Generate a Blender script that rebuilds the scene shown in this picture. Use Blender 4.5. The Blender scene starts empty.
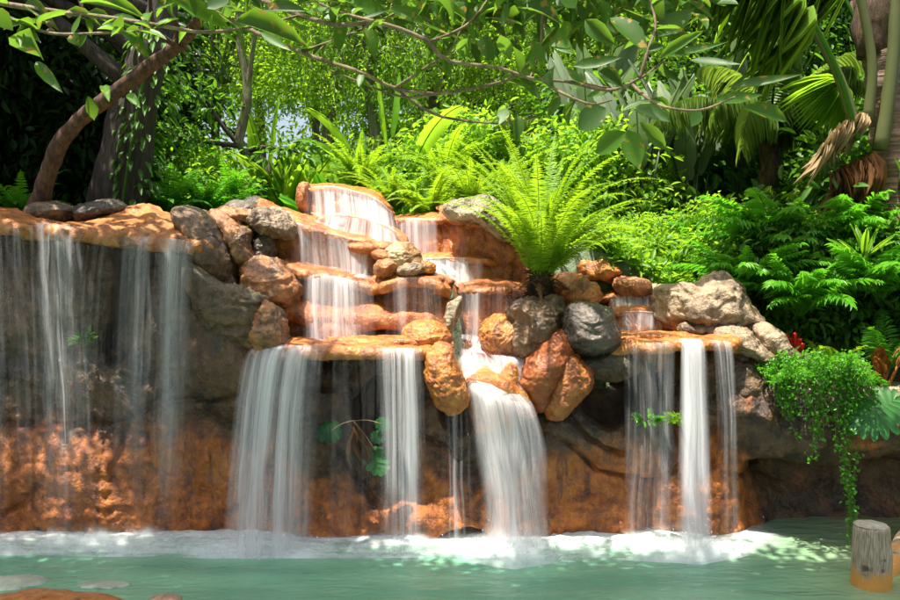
import bpy, bmesh, math, random
import numpy as np
from mathutils import Vector, noise
R = math.radians
rng = np.random.default_rng(7)
S = bpy.context.scene
COL = S.collection
# ------------------------------------------------------------------ camera
CZ, PITCH, FPX = 2.69, R(3.27), 875.0
cam = bpy.data.cameras.new('camera'); camo = bpy.data.objects.new('camera', cam); COL.objects.link(camo)
cam.sensor_width = 36; cam.lens = 35.0; cam.clip_end = 1500; cam.clip_start = 0.05
camo.location = (0, 0, CZ); camo.rotation_euler = (R(90) - PITCH, 0, 0); S.camera = camo
def YR(Y):
    s = lambda a, b: (lambda t: t * t * (3 - 2 * t))(min(1, max(0, (Y - a) / (b - a))))
    return Y + .35 * s(6.3, 6.9) * (1 - s(8.0, 9.4))
def W(px, py, Y):
    Y = YR(Y)
    x = (px - 450) / FPX; v = (300 - py) / FPX
    dy = math.cos(PITCH) + v * math.sin(PITCH); dz = v * math.cos(PITCH) - math.sin(PITCH)
    k = Y / dy
    return np.array([x * k, Y, CZ + dz * k])
def toPX(X, Y, Z):
    f = Y * math.cos(PITCH) - (Z - CZ) * math.sin(PITCH); u = Y * math.sin(PITCH) + (Z - CZ) * math.cos(PITCH)
    return 450 + FPX * X / f, 300 - FPX * u / f
def WL(pts): return np.array([W(*p) for p in pts])
def onwater(px, py, z=0.0):
    v = (300 - py) / FPX; dy = math.cos(PITCH) + v * math.sin(PITCH); dz = v * math.cos(PITCH) - math.sin(PITCH)
    k = (z - CZ) / dz
    return np.array([(px - 450) / FPX * k, dy * k, z])
# ------------------------------------------------------------------ numpy noise
def _h(i, j, k, s):
    n = (i * 374761393 + j * 668265263 + k * 2147483647 + s * 1274126177).astype(np.int64) & 0xffffffff
    n = ((n ^ (n >> 13)) * 1274126177) & 0xffffffff
    n = ((n ^ (n >> 16)) * 2246822519) & 0xffffffff
    return ((n ^ (n >> 15)) & 0xffffff) / float(0xffffff) * 2 - 1
def vnoise(P, s=0):
    P = np.asarray(P, float); f = np.floor(P).astype(np.int64); t = P - f; t = t * t * t * (t * (t * 6 - 15) + 10)
    i, j, k = f[..., 0], f[..., 1], f[..., 2]; a, b, c = t[..., 0], t[..., 1], t[..., 2]
    def L(p, q, w): return p + (q - p) * w
    return L(L(L(_h(i, j, k, s), _h(i+1, j, k, s), a), L(_h(i, j+1, k, s), _h(i+1, j+1, k, s), a), b),
             L(L(_h(i, j, k+1, s), _h(i+1, j, k+1, s), a), L(_h(i, j+1, k+1, s), _h(i+1, j+1, k+1, s), a), b), c)
def fbm(P, s=0, o=4, g=0.5):
    P = np.asarray(P, float); r = 0; a = 1
    for q in range(o):
        r = r + a * vnoise(P * 2 ** q + 17.3 * q, s + q); a *= g
    return r
def ss(a, b, x):
    t = np.clip((x - a) / (b - a), 0, 1); return t * t * (3 - 2 * t)
# ------------------------------------------------------------------ mesh helpers
def mk(name, V, tris=None, quads=None, mat=None, parent=None, attrs=None, smooth=True, ngons=None):
    V = np.ascontiguousarray(V, dtype=np.float32); m = bpy.data.meshes.new(name)
    lv = []; ls = []; st = 0
    for F, n in ((tris, 3), (quads, 4)):
        if F is not None and len(F):
            F = np.asarray(F, dtype=np.int32).reshape(-1, n); lv.append(F.ravel())
            ls.append(st + np.arange(len(F)) * n); st += len(F) * n
    for g in (ngons or []):
        lv.append(np.asarray(g, dtype=np.int32)); ls.append(np.array([st])); st += len(g)
    lv = np.concatenate(lv).astype(np.int32); ls = np.concatenate(ls).astype(np.int32)
    m.vertices.add(len(V)); m.vertices.foreach_set('co', V.ravel())
    m.loops.add(len(lv)); m.loops.foreach_set('vertex_index', lv)
    m.polygons.add(len(ls)); m.polygons.foreach_set('loop_start', ls)
    if smooth: m.polygons.foreach_set('use_smooth', np.ones(len(ls), dtype=bool))
    m.update(calc_edges=True); m.validate()
    for k, a in (attrs or {}).items():
        a = np.asarray(a, dtype=np.float32)
        if a.ndim == 1:
            at = m.attributes.new(k, 'FLOAT', 'POINT'); at.data.foreach_set('value', a)
        else:
            at = m.attributes.new(k, 'FLOAT_VECTOR', 'POINT'); at.data.foreach_set('vector', a.ravel())
    if mat: m.materials.append(mat)
    o = bpy.data.objects.new(name, m); COL.objects.link(o)
    if parent is not None: o.parent = parent
    return o
def tag(o, label=None, cat=None, group=None, kind=None):
    if label: o['label'] = label
    if cat: o['category'] = cat
    if group: o['group'] = group
    if kind: o['kind'] = kind
    return o
def empty(name, loc, label, cat, group=None):
    o = bpy.data.objects.new(name, None); COL.objects.link(o); o.location = [float(c) for c in loc]
    o.empty_display_size = .1
    return tag(o, label, cat, group)
def copy_tree(o, parent=None):
    c = o.copy(); COL.objects.link(c)
    if parent is not None: c.parent = parent
    for ch in [x for x in bpy.data.objects if x.parent == o]: copy_tree(ch, c)
    return c
def gridq(nu, nv):
    i = np.arange(nu - 1)[:, None] * nv + np.arange(nv - 1)[None, :]
    return np.stack([i, i + nv, i + nv + 1, i + 1], -1).reshape(-1, 4)
class Acc:
    def __init__(s): s.V = []; s.T = []; s.Q = []; s.r = []; s.n = 0
    def add(s, V, T=None, Q=None, r=0.5):
        V = np.asarray(V, float).reshape(-1, 3)
        if T is not None: s.T.append(np.asarray(T).reshape(-1, 3) + s.n)
        if Q is not None: s.Q.append(np.asarray(Q).reshape(-1, 4) + s.n)
        s.V.append(V); s.r.append(np.broadcast_to(np.asarray(r, float), (len(V),)) if np.ndim(r) < 1 or len(np.atleast_1d(r)) == len(V) else np.full(len(V), .5)); s.n += len(V)
    def build(s, name, mat, parent=None, loc=None):
        V = np.concatenate(s.V)
        if loc is not None: V = V - np.asarray(loc, float)
        return mk(name, V, np.concatenate(s.T) if s.T else None, np.concatenate(s.Q) if s.Q else None, mat, parent, {'rnd': np.concatenate(s.r)})
def unit(v):
    v = np.asarray(v, float); return v / (np.linalg.norm(v, axis=-1, keepdims=True) + 1e-9)
def cr(P, n):
    """smooth resample of a polyline by arc length"""
    P = np.asarray(P, float)
    if len(P) == 2: 
        t = np.linspace(0, 1, n)[:, None]; return P[0] * (1 - t) + P[1] * t
    E = np.vstack([2 * P[0] - P[1], P, 2 * P[-1] - P[-2]]); out = []
    for i in range(len(P) - 1):
        p0, p1, p2, p3 = E[i:i + 4]; t = np.linspace(0, 1, 24, endpoint=False)[:, None]
        out.append(.5 * (2 * p1 + (p2 - p0) * t + (2 * p0 - 5 * p1 + 4 * p2 - p3) * t ** 2 + (3 * p1 - p0 - 3 * p2 + p3) * t ** 3))
    out = np.vstack(out + [P[-1:]])
    d = np.r_[0, np.cumsum(np.linalg.norm(np.diff(out, axis=0), axis=1))]; q = np.linspace(0, d[-1], n)
    return np.stack([np.interp(q, d, out[:, c]) for c in range(out.shape[1])], 1)
def tube(acc, P, rad, ns=8, n=None, rough=0.0, rnd=.5, seed=0):
    P = np.asarray(P, float); rad = np.asarray(rad, float) * np.ones(len(P))
    if n:
        A = cr(np.c_[P, rad], n); P, rad = A[:, :3], A[:, 3]
    T = unit(np.gradient(P, axis=0)); ref = np.array([0.13, 0.98, 0.1]) if abs(T[:, 1]).mean() < .8 else np.array([1., 0, 0.1])
    A = unit(np.cross(T, ref)); B = np.cross(T, A); th = np.arange(ns) / ns * 2 * np.pi
    V = P[:, None] + rad[:, None, None] * (np.cos(th)[None, :, None] * A[:, None] + np.sin(th)[None, :, None] * B[:, None])
    if rough:
        k = 1 + rough * fbm(V * 0.9 / max(rad.mean(), .02) * .6, seed, 3)
        V = P[:, None] + (V - P[:, None]) * k[..., None]
    m = len(P); i = np.arange(m - 1)[:, None] * ns; j = np.arange(ns)[None, :]; j2 = (j + 1) % ns
    Q = np.stack([i + j, i + j2, i + ns + j2, i + ns + j], -1).reshape(-1, 4)
    V = np.vstack([V.reshape(-1, 3), P[:1], P[-1:]])
    T3 = np.vstack([np.stack([np.full(ns, m * ns), j2[0], j[0]], 1), np.stack([np.full(ns, m * ns + 1), (m - 1) * ns + j[0], (m - 1) * ns + j2[0]], 1)])
    acc.add(V, T3, Q, rnd)
# leaf templates: (u along, v across, w lift)
def tmpl(st, fold=.12, curl=.15):
    V = []; 
    for u, w in st: V += [(u, -w, fold * w * 2 - curl * u * u), (u, 0, -curl * u * u), (u, w, fold * w * 2 - curl * u * u)]
    T = []
    for i in range(len(st) - 1):
        a = i * 3
        for c in (0, 1): T += [(a + c, a + c + 1, a + c + 4), (a + c, a + c + 4, a + c + 3)]
    return np.array(V, float), np.array(T)
SMALL = (np.array([(0, 0, 0), (.45, .5, .1), (1, 0, -.05), (.45, -.5, .1)], float), np.array([(0, 2, 1), (0, 3, 2)]))
OVAL = tmpl([(0, .02), (.15, .3), (.4, .5), (.65, .46), (.87, .25), (1, .01)])
OVAL2 = tmpl([(0, .02), (.12, .2), (.35, .46), (.6, .5), (.82, .3), (.93, .1), (1, .01)], .3, .35)
OVAL3 = tmpl([(0, .03), (.2, .42), (.45, .5), (.7, .34), (.9, .12), (1, .01)], .05, -.15)
LANCE = tmpl([(0, .06), (.3, .5), (.65, .36), (1, .01)], .2, .25)
STRAP = tmpl([(0, .2), (.25, .5), (.5, .5), (.75, .38), (1, .02)], .25, .5)
PINNA = (np.array([(0, -.35, 0), (0, .35, 0), (.45, -.5, .02), (.45, .5, .02), (1, 0, -.12)], float), np.array([(0, 2, 3), (0, 3, 1), (2, 4, 3)]))
def leaves(acc, P, D, N, L, Wd, T=SMALL, rnd=None):
    P = np.asarray(P, float); n = len(P); D = unit(D); N = np.asarray(N, float) * np.ones((n, 3))
    Sd = unit(np.cross(N, D)); N = np.cross(D, Sd); L = np.asarray(L, float) * np.ones(n); Wd = np.asarray(Wd, float) * np.ones(n)
    tv, tf = T; k = len(tv)
    V = P[:, None] + tv[None, :, 0, None] * (D * L[:, None])[:, None] + tv[None, :, 1, None] * (Sd * Wd[:, None])[:, None] + tv[None, :, 2, None] * (N * L[:, None])[:, None]
    F = (tf[None] + np.arange(n)[:, None, None] * k).reshape(-1, 3)
    if rnd is None: rnd = rng.random(n)
    acc.add(V.reshape(-1, 3), F, None, np.repeat(np.asarray(rnd, float) * np.ones(n), k))
# ------------------------------------------------------------------ materials
def nmat(name):
    m = bpy.data.materials.new(name); m.use_nodes = True; nt = m.node_tree; nt.nodes.clear()
    out = nt.nodes.new('ShaderNodeOutputMaterial')
    def nd(t, **k):
        x = nt.nodes.new(t)
        for a, b in k.items():
            if a.startswith('_'): setattr(x, a[1:], b)
            else:
                x.inputs[int(a[1:]) if a[0] == 'i' and a[1:].isdigit() else a.replace('__', ' ')].default_value = b
        return x
    return m, nt, nd, nt.links.new, out
def math_(nd, ln, op, a, b=None, c=None, clamp=False):
    x = nd('ShaderNodeMath', _operation=op, _use_clamp=clamp)
    for i, v in enumerate((a, b, c)):
        if v is None: continue
        if isinstance(v, (int, float)): x.inputs[i].default_value = v
        else: ln(v, x.inputs[i])
    return x.outputs[0]
def mix_(nd, ln, f, a, b, blend='MIX'):
    x = nd('ShaderNodeMix', _data_type='RGBA', _blend_type=blend)
    for s, v in ((x.inputs[0], f), (x.inputs[6], a), (x.inputs[7], b)):
        if isinstance(v, (int, float)): s.default_value = v
        elif isinstance(v, tuple): s.default_value = (*v, 1) if len(v) == 3 else v
        else: ln(v, s)
    return x.outputs[2]
def ramp(nd, ln, f, lo, hi):
    x = nd('ShaderNodeMapRange', _interpolation_type='SMOOTHSTEP'); x.inputs[1].default_value = lo; x.inputs[2].default_value = hi
    ln(f, x.inputs[0]); return x.outputs[0]
def rockmat(name, lo, hi, orange=0.0, wet=.6, streak=0.35, attr=None, ol=(.26, .07, .010), oh=(.44, .18, .035), moss=0.0, bump=1.0):
    m, nt, nd, ln, out = nmat(name)
    geo = nd('ShaderNodeNewGeometry'); pos = geo.outputs['Position']
    def noi(scale, detail=6, rough=.6, vec=pos, dist=0):
        n = nd('ShaderNodeTexNoise', Scale=scale, Detail=detail, Roughness=rough, Distortion=dist); ln(vec, n.inputs['Vector']); return n.outputs['Fac']
    mp = nd('ShaderNodeMapping'); mp.inputs['Scale'].default_value = (1, 1, .12); ln(pos, mp.inputs[0])
    n1 = noi(2.2, dist=.6); n2 = noi(9); n3 = noi(38, 4); st = noi(11, 5, .6, mp.outputs[0])
    c = mix_(nd, ln, ramp(nd, ln, n1, .35, .68), lo, hi)
    c = mix_(nd, ln, ramp(nd, ln, n2, .45, .75), c, tuple(min(1, h * 1.2) for h in hi))
    oc = mix_(nd, ln, ramp(nd, ln, n2, .3, .7), ol, oh)
    oc = mix_(nd, ln, ramp(nd, ln, st, .5, .8), oc, (.20, .045, .012))
    oc = mix_(nd, ln, math_(nd, ln, 'MULTIPLY', ramp(nd, ln, n1, .55, .75), .5), oc, (.46, .22, .07))
    if attr:
        a = nd('ShaderNodeAttribute', _attribute_name=attr).outputs['Fac']
        f = math_(nd, ln, 'ADD', a, math_(nd, ln, 'MULTIPLY', math_(nd, ln, 'SUBTRACT', n1, .5), 1.1)); f = ramp(nd, ln, f, .3, .7)
        f = math_(nd, ln, 'MULTIPLY', f, math_(nd, ln, 'ADD', .65, math_(nd, ln, 'MULTIPLY', n2, .5)), clamp=True)
    else:
        f = ramp(nd, ln, math_(nd, ln, 'ADD', n1, orange - .5), .4, .6)
    c = mix_(nd, ln, f, c, oc)
    c = mix_(nd, ln, math_(nd, ln, 'MULTIPLY', ramp(nd, ln, st, .5, .72), streak), c, (.05, .035, .025))
    c = mix_(nd, ln, math_(nd, ln, 'MULTIPLY', ramp(nd, ln, n3, .58, .82), .22), c, (.36, .25, .15))
    if moss:
        nz = nd('ShaderNodeSeparateXYZ'); ln(geo.outputs['Normal'], nz.inputs[0])
        mf = math_(nd, ln, 'MULTIPLY', ramp(nd, ln, math_(nd, ln, 'ADD', nz.outputs[2], n2), .75, 1.25), moss)
        c = mix_(nd, ln, mf, c, (.05, .09, .02))
    b = nd('ShaderNodeBsdfPrincipled', Roughness=.55); ln(c, b.inputs['Base Color'])
    b.inputs['Coat Weight'].default_value = wet; b.inputs['Coat Roughness'].default_value = .12; b.inputs['Coat IOR'].default_value = 1.33
    vor = nd('ShaderNodeTexVoronoi', _feature='DISTANCE_TO_EDGE', Scale=4.5)
    wv = nd('ShaderNodeVectorMath', _operation='ADD'); wn = nd('ShaderNodeTexNoise', Scale=3.0, Detail=4.0); ln(pos, wn.inputs['Vector'])
    ln(pos, wv.inputs[0]); ln(wn.outputs['Color'], wv.inputs[1]); ln(wv.outputs[0], vor.inputs['Vector'])
    crack = ramp(nd, ln, vor.outputs['Distance'], 0, .02)
    h = math_(nd, ln, 'ADD', math_(nd, ln, 'MULTIPLY', n2, .9), math_(nd, ln, 'MULTIPLY', n3, .45))
    h = math_(nd, ln, 'ADD', h, math_(nd, ln, 'MULTIPLY', crack, .18)); h = math_(nd, ln, 'ADD', h, math_(nd, ln, 'MULTIPLY', st, .35))
    bp = nd('ShaderNodeBump', Strength=.8 * bump, Distance=.05); ln(h, bp.inputs['Height']); ln(bp.outputs[0], b.inputs['Normal']); ln(bp.outputs[0], b.inputs['Coat Normal'])
    ln(b.outputs[0], out.inputs[0]); return m
ORANGE = rockmat('orange_travertine', (.32, .075, .008), (.50, .18, .03), 1.2, .75, .4, ol=(.30, .075, .007), oh=(.56, .215, .028), bump=.9)
REDST = rockmat('red_brown_stone', (.17, .04, .008), (.36, .11, .018), 1.0, .75, .4, ol=(.24, .056, .007), oh=(.46, .155, .02), bump=.9)
ORBRN = rockmat('orange_brown_rock', (.10, .045, .015), (.32, .16, .06), .5, .8, .45, bump=.9)
BROWN = rockmat('brown_rock', (.04, .02, .008), (.17, .095, .042), .15, .65, .5, bump=.9)
TAN = rockmat('tan_rock', (.08, .048, .024), (.34, .24, .14), .1, .4, .5, bump=1.)
GREY = rockmat('grey_dark_rock', (.02, .014, .011), (.12, .088, .062), -.2, .8, .3, bump=.8)
PALE = rockmat('pale_rock', (.10, .065, .035), (.42, .34, .22), .02, .1, .4, moss=.2, bump=1.2)
WALLM = rockmat('wet_cliff_rock', (.015, .007, .003), (.125, .064, .026), 0, .4, .7, attr='stain', ol=(.24, .055, .006), oh=(.52, .15, .010), bump=1.0)
MOSSY = rockmat('mossy_rock', (.025, .013, .005), (.12, .068, .028), .3, .5, .4, moss=.4, bump=1.0)
def leafmat(name, dark, light, trans, tf=.4, rough=.4, spots=0.0):
    m, nt, nd, ln, out = nmat(name)
    a = nd('ShaderNodeAttribute', _attribute_name='rnd').outputs['Fac']
    geo = nd('ShaderNodeNewGeometry'); n = nd('ShaderNodeTexNoise', Scale=1.3, Detail=3.0); ln(geo.outputs['Position'], n.inputs['Vector'])
    f = math_(nd, ln, 'ADD', math_(nd, ln, 'MULTIPLY', a, .7), math_(nd, ln, 'MULTIPLY', math_(nd, ln, 'SUBTRACT', n.outputs['Fac'], .35), .9), clamp=True)
    c = mix_(nd, ln, f, dark, light)
    t = mix_(nd, ln, f, tuple(x * .6 for x in trans), trans)
    if spots:
        n2 = nd('ShaderNodeTexNoise', Scale=22.0, Detail=2.0); ln(geo.outputs['Position'], n2.inputs['Vector'])
        sp = math_(nd, ln, 'MULTIPLY', ramp(nd, ln, n2.outputs['Fac'], .62, .68), spots)
        c = mix_(nd, ln, sp, c, (.35, .22, .05)); t = mix_(nd, ln, sp, t, (.3, .2, .03))
    b = nd('ShaderNodeBsdfPrincipled', Roughness=rough); ln(c, b.inputs['Base Color']); b.inputs['Specular IOR Level'].default_value = .28
    tr = nd('ShaderNodeBsdfTranslucent'); ln(t, tr.inputs[0])
    mx = nd('ShaderNodeMixShader', Fac=tf); ln(b.outputs[0], mx.inputs[1]); ln(tr.outputs[0], mx.inputs[2]); ln(mx.outputs[0], out.inputs[0]); return m
L_BRIGHT = leafmat('leaf_bright', (.06, .17, .012), (.18, .36, .02), (.42, .72, .03), .55)
L_YELLOW = leafmat('leaf_yellow_green', (.11, .22, .012), (.24, .38, .025), (.48, .70, .03), .52)
L_MID = leafmat('leaf_mid', (.03, .095, .01), (.08, .20, .018), (.18, .42, .02), .45)
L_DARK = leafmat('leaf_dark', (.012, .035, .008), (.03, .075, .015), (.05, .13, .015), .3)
L_PALM = leafmat('leaf_palm', (.05, .10, .015), (.14, .23, .04), (.34, .52, .05), .5, .4)
L_COCO = leafmat('leaf_coconut', (.06, .13, .015), (.17, .30, .035), (.45, .66, .05), .52, .4)
L_GLOSS = leafmat('leaf_dark_glossy', (.008, .045, .012), (.02, .10, .022), (.03, .14, .02), .2, .18)
L_GLOSS2 = leafmat('leaf_blue_green', (.014, .09, .018), (.04, .16, .03), (.05, .22, .03), .25, .4)
L_GREY = leafmat('leaf_grey_green', (.10, .15, .08), (.24, .30, .17), (.22, .34, .12), .35, .3)
L_BIG = leafmat('leaf_leathery', (.014, .045, .006), (.065, .16, .014), (.24, .46, .03), .42, .45, .9)
L_FERN = leafmat('leaf_fern', (.11, .25, .012), (.25, .42, .02), (.42, .66, .02), .52, .5)
L_ZAM = leafmat('leaf_glossy_bright', (.035, .16, .012), (.10, .33, .02), (.20, .60, .02), .45, .3)
L_RUST = leafmat('leaf_rust', (.20, .06, .015), (.40, .16, .03), (.5, .22, .03), .35)
L_RED = leafmat('petal_red', (.45, .02, .015), (.6, .05, .03), (.5, .03, .02), .2)
L_DEAD = leafmat('leaf_dead', (.25, .16, .07), (.52, .40, .22), (.45, .33, .15), .3, .7)
L_DEADB = leafmat('leaf_dead_brown', (.12, .05, .02), (.32, .16, .06), (.3, .14, .05), .25, .7)
def barkmat(name, lo, hi, sc=(6, 6, 1.2), moss=0.0):
    m, nt, nd, ln, out = nmat(name); geo = nd('ShaderNodeNewGeometry'); mp = nd('ShaderNodeMapping'); mp.inputs['Scale'].default_value = sc; ln(geo.outputs['Position'], mp.inputs[0])
    n = nd('ShaderNodeTexNoise', Scale=3.0, Detail=8.0, Roughness=.65, Distortion=.5); ln(mp.outputs[0], n.inputs['Vector'])
    c = mix_(nd, ln, ramp(nd, ln, n.outputs['Fac'], .35, .7), lo, hi)
    n2 = nd('ShaderNodeTexNoise', Scale=7.0, Detail=4.0); ln(geo.outputs['Position'], n2.inputs['Vector'])
    if moss: c = mix_(nd, ln, math_(nd, ln, 'MULTIPLY', ramp(nd, ln, n2.outputs['Fac'], .4, .6), moss), c, (.07, .12, .02))
    b = nd('ShaderNodeBsdfPrincipled', Roughness=.8); ln(c, b.inputs['Base Color'])
    bp = nd('ShaderNodeBump', Strength=.9, Distance=.03); ln(n.outputs['Fac'], bp.inputs['Height']); ln(bp.outputs[0], b.inputs['Normal']); ln(b.outputs[0], out.inputs[0]); return m
BARK = barkmat('bark_grey', (.05, .04, .03), (.19, .15, .10), moss=.3)
BARKD = barkmat('bark_dark', (.018, .013, .01), (.07, .05, .035))
BARKR = barkmat('bark_red_brown', (.04, .016, .008), (.14, .062, .03), (7, 7, 2))
BARKM = barkmat('bark_mossy', (.07, .055, .03), (.22, .18, .10), moss=.7)
BARKP = barkmat('bark_palm', (.10, .06, .035), (.32, .22, .14), (1, 1, 14))
TWIG = barkmat('twig', (.09, .06, .03), (.24, .18, .09))
FIBRE = barkmat('palm_fibre', (.03, .018, .01), (.13, .07, .03), (8, 8, 2))
def postmat():
    m, nt, nd, ln, out = nmat('weathered_post'); geo = nd('ShaderNodeNewGeometry'); pos = geo.outputs['Position']
    mp = nd('ShaderNodeMapping'); mp.inputs['Scale'].default_value = (1, 1, .08); ln(pos, mp.inputs[0])
    n = nd('ShaderNodeTexNoise', Scale=110.0, Detail=6.0, Distortion=.3); ln(mp.outputs[0], n.inputs['Vector'])
    n2 = nd('ShaderNodeTexNoise', Scale=9.0, Detail=5.0); ln(pos, n2.inputs['Vector'])
    c = mix_(nd, ln, ramp(nd, ln, n.outputs['Fac'], .30, .68), (.20, .155, .10), (.44, .37, .26))
    c = mix_(nd, ln, math_(nd, ln, 'MULTIPLY', ramp(nd, ln, n2.outputs['Fac'], .58, .66), .8), c, (.05, .04, .035))
    sp = nd('ShaderNodeSeparateXYZ'); ln(pos, sp.inputs[0])
    z = math_(nd, ln, 'ADD', sp.outputs[2], math_(nd, ln, 'MULTIPLY', math_(nd, ln, 'ADD', math_(nd, ln, 'SUBTRACT', n.outputs['Fac'], .5), math_(nd, ln, 'SUBTRACT', n2.outputs['Fac'], .5)), .4))
    f = nd('ShaderNodeMapRange'); f.inputs[1].default_value = .17; f.inputs[2].default_value = .10; ln(z, f.inputs[0])
    c = mix_(nd, ln, f.outputs[0], c, (.58, .27, .05))
    b = nd('ShaderNodeBsdfPrincipled', Roughness=.7); ln(c, b.inputs['Base Color'])
    bp = nd('ShaderNodeBump', Strength=.8, Distance=.015); ln(n.outputs['Fac'], bp.inputs['Height']); ln(bp.outputs[0], b.inputs['Normal']); ln(b.outputs[0], out.inputs[0]); return m
POST = postmat()
def watermat(name, us=32., vs=.5, gain=.28, cap=.95, col=(.97, .95, .96), dk=.10, lo=.38):
    m, nt, nd, ln, out = nmat(name)
    fl = nd('ShaderNodeAttribute', _attribute_name='flow'); d = nd('ShaderNodeAttribute', _attribute_name='dens').outputs['Fac']
    def noi(sx, sy, det):
        mp = nd('ShaderNodeMapping'); mp.inputs['Scale'].default_value = (sx, sy, 1); ln(fl.outputs['Vector'], mp.inputs[0])
        n = nd('ShaderNodeTexNoise', Scale=1.0, Detail=det, Roughness=.6); ln(mp.outputs[0], n.inputs['Vector']); return n.outputs['Fac']
    a, b, c = noi(us * .22, vs * .5, 1.0), noi(us, vs, 2.0), noi(us * 3.3, vs * 1.4, 2.0)
    s = math_(nd, ln, 'ADD', math_(nd, ln, 'MULTIPLY', a, .46), math_(nd, ln, 'ADD', math_(nd, ln, 'MULTIPLY', b, .38), math_(nd, ln, 'MULTIPLY', c, .16)))
    sn = ramp(nd, ln, s, lo, lo + gain)
    al = math_(nd, ln, 'MULTIPLY', d, math_(nd, ln, 'ADD', dk, math_(nd, ln, 'MULTIPLY', sn, 1 - dk))); al = math_(nd, ln, 'MULTIPLY', al, cap, clamp=True)
    df = nd('ShaderNodeBsdfDiffuse'); df.inputs[0].default_value = (*col, 1); tr = nd('ShaderNodeBsdfTranslucent'); tr.inputs[0].default_value = (*col, 1)
    mx = nd('ShaderNodeMixShader', Fac=.35); ln(df.outputs[0], mx.inputs[1]); ln(tr.outputs[0], mx.inputs[2])
    tp = nd('ShaderNodeBsdfTransparent'); m2 = nd('ShaderNodeMixShader'); ln(al, m2.inputs[0]); ln(tp.outputs[0], m2.inputs[1]); ln(mx.outputs[0], m2.inputs[2]); ln(m2.outputs[0], out.inputs[0]); return m
FALL = watermat('falling_water'); FALLT = watermat('falling_water_thin', 27., .2, .27, .78, dk=.02, lo=.405)
FOAM = watermat('foam', 5., 14., .2, 1.0, (.95, .96, .95), .35, .36)
# ------------------------------------------------------------------ rocks
def icos(sub):
    bm = bmesh.new(); bmesh.ops.create_icosphere(bm, subdivisions=sub, radius=1); V = np.array([v.co[:] for v in bm.verts]); F = np.array([[v.index for v in f.verts] for f in bm.faces]); bm.free(); return V, F
ICO = {k: icos(k) for k in (3, 4, 5, 6)}
SMOOTH = {13: .05, 14: .05, 12: .05, 8: .12, 17: .06, 22: .06, 28: .05, 23: .05, 15: .08, 46: .04, 29: .05, 47: .04, 26: .07, 48: .05, 21: .06, 24: .07, 33: .1, 1: .1}
def rock(label, box, Y, mat, dep=None, rot=0, seed=0, sub=5, amp=.14, facets=7, cat='rock', name='boulder', group=None, parent=None, fl=(.72, .95), outline=None):
    """boulder covering box (x0,y0,x1,y1) of the photograph at distance Y"""
    x0, y0, x1, y1 = box; c = W((x0 + x1) / 2, (y0 + y1) / 2, Y); px = c[1] / FPX
    rx, rz = (x1 - x0) / 2 * px, (y1 - y0) / 2 * px; ry = dep if dep else (rx + rz) / 2
    if seed in SMOOTH and label: amp = SMOOTH[seed]; facets = 0 if seed in (22, 28, 29, 46, 47) else 2
    V, F = ICO[sub]; V = V.copy(); r = np.random.default_rng(seed + 100)
    for _ in range(facets):
        n = unit(r.normal(size=3)); d = r.uniform(*fl); e = V @ n - d; V -= n * (np.where(e > 0, e, 0) * .62)[:, None]
    V *= 1 + .5 * amp * fbm(V * 1.1 + seed * 3.1, seed, 2)[:, None]
    a = R(rot); ca, sa = math.cos(a), math.sin(a)
    if outline:
        O = WL([(x, y, Y) for x, y in outline]); O = np.vstack([O, O[:1]]); pc = np.array([np.mean([o[0] for o in outline]), np.mean([o[1] for o in outline])])
        c = W(pc[0], pc[1], Y); ca, sa = 1, 0; th = np.arctan2(V[:, 2], V[:, 0]); rho = np.hypot(V[:, 0], V[:, 2]); tt = np.linspace(-math.pi, math.pi, 361); rr = np.zeros(361)
        for i_, t_ in enumerate(tt):
            dx, dz = math.cos(t_), math.sin(t_)
            for A_, B_ in zip(O[:-1], O[1:]):
                ax, az_, ex, ez = A_[0] - c[0], A_[2] - c[2], B_[0] - A_[0], B_[2] - A_[2]; den = dx * ez - dz * ex
                if abs(den) < 1e-9: continue
                u_ = (ax * ez - az_ * ex) / den; w_ = (ax * dz - az_ * dx) / den
                if u_ > 0 and -1e-6 <= w_ <= 1.000001: rr[i_] = max(rr[i_], u_)
        kk = np.exp(-(np.arange(-9, 10) / 4.) ** 2); kk /= kk.sum(); rr = np.convolve(np.r_[rr[-10:-1], rr, rr[1:10]], kk, 'same')[9:-9]
        rs = np.interp(th, tt, rr) * 1.03; ry = dep or rr.mean(); k = rr.mean(); nr = unit(V)
        V = np.stack([np.cos(th) * rho * rs, V[:, 1] * ry, np.sin(th) * rho * rs], 1); nrm = nr
    else:
        V = V * [rx, ry, rz]; k = min(rx, rz)
        nrm = unit(V / np.array([rx, ry, rz]) ** 2)
    V = V + nrm * (k * .045 * fbm(V / k * [1.1, 1.1, 5] + fbm(V / k * 1.2, seed + 77, 2)[:, None] * 1.5 + seed, seed + 55, 3))[:, None]
    V = V + nrm * (k * amp * .55 * fbm(V / k * 1.7 + seed, seed + 5, 5, .55))[:, None]
    rid = 1 - np.abs(fbm(V / k * 1.3 + 9 + seed, seed + 9, 3)); V = V - nrm * (k * amp * .9 * np.clip(rid - .7, 0, 1))[:, None] + nrm * (k * .014 * fbm(V / k * 9, seed + 66, 3))[:, None]
    V = np.stack([V[:, 0] * ca - V[:, 2] * sa, V[:, 1], V[:, 0] * sa + V[:, 2] * ca], 1)
    o = mk(name, V, F, None, mat, parent); o.location = c
    if parent is None: tag(o, label, cat, group)
    return o
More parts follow.
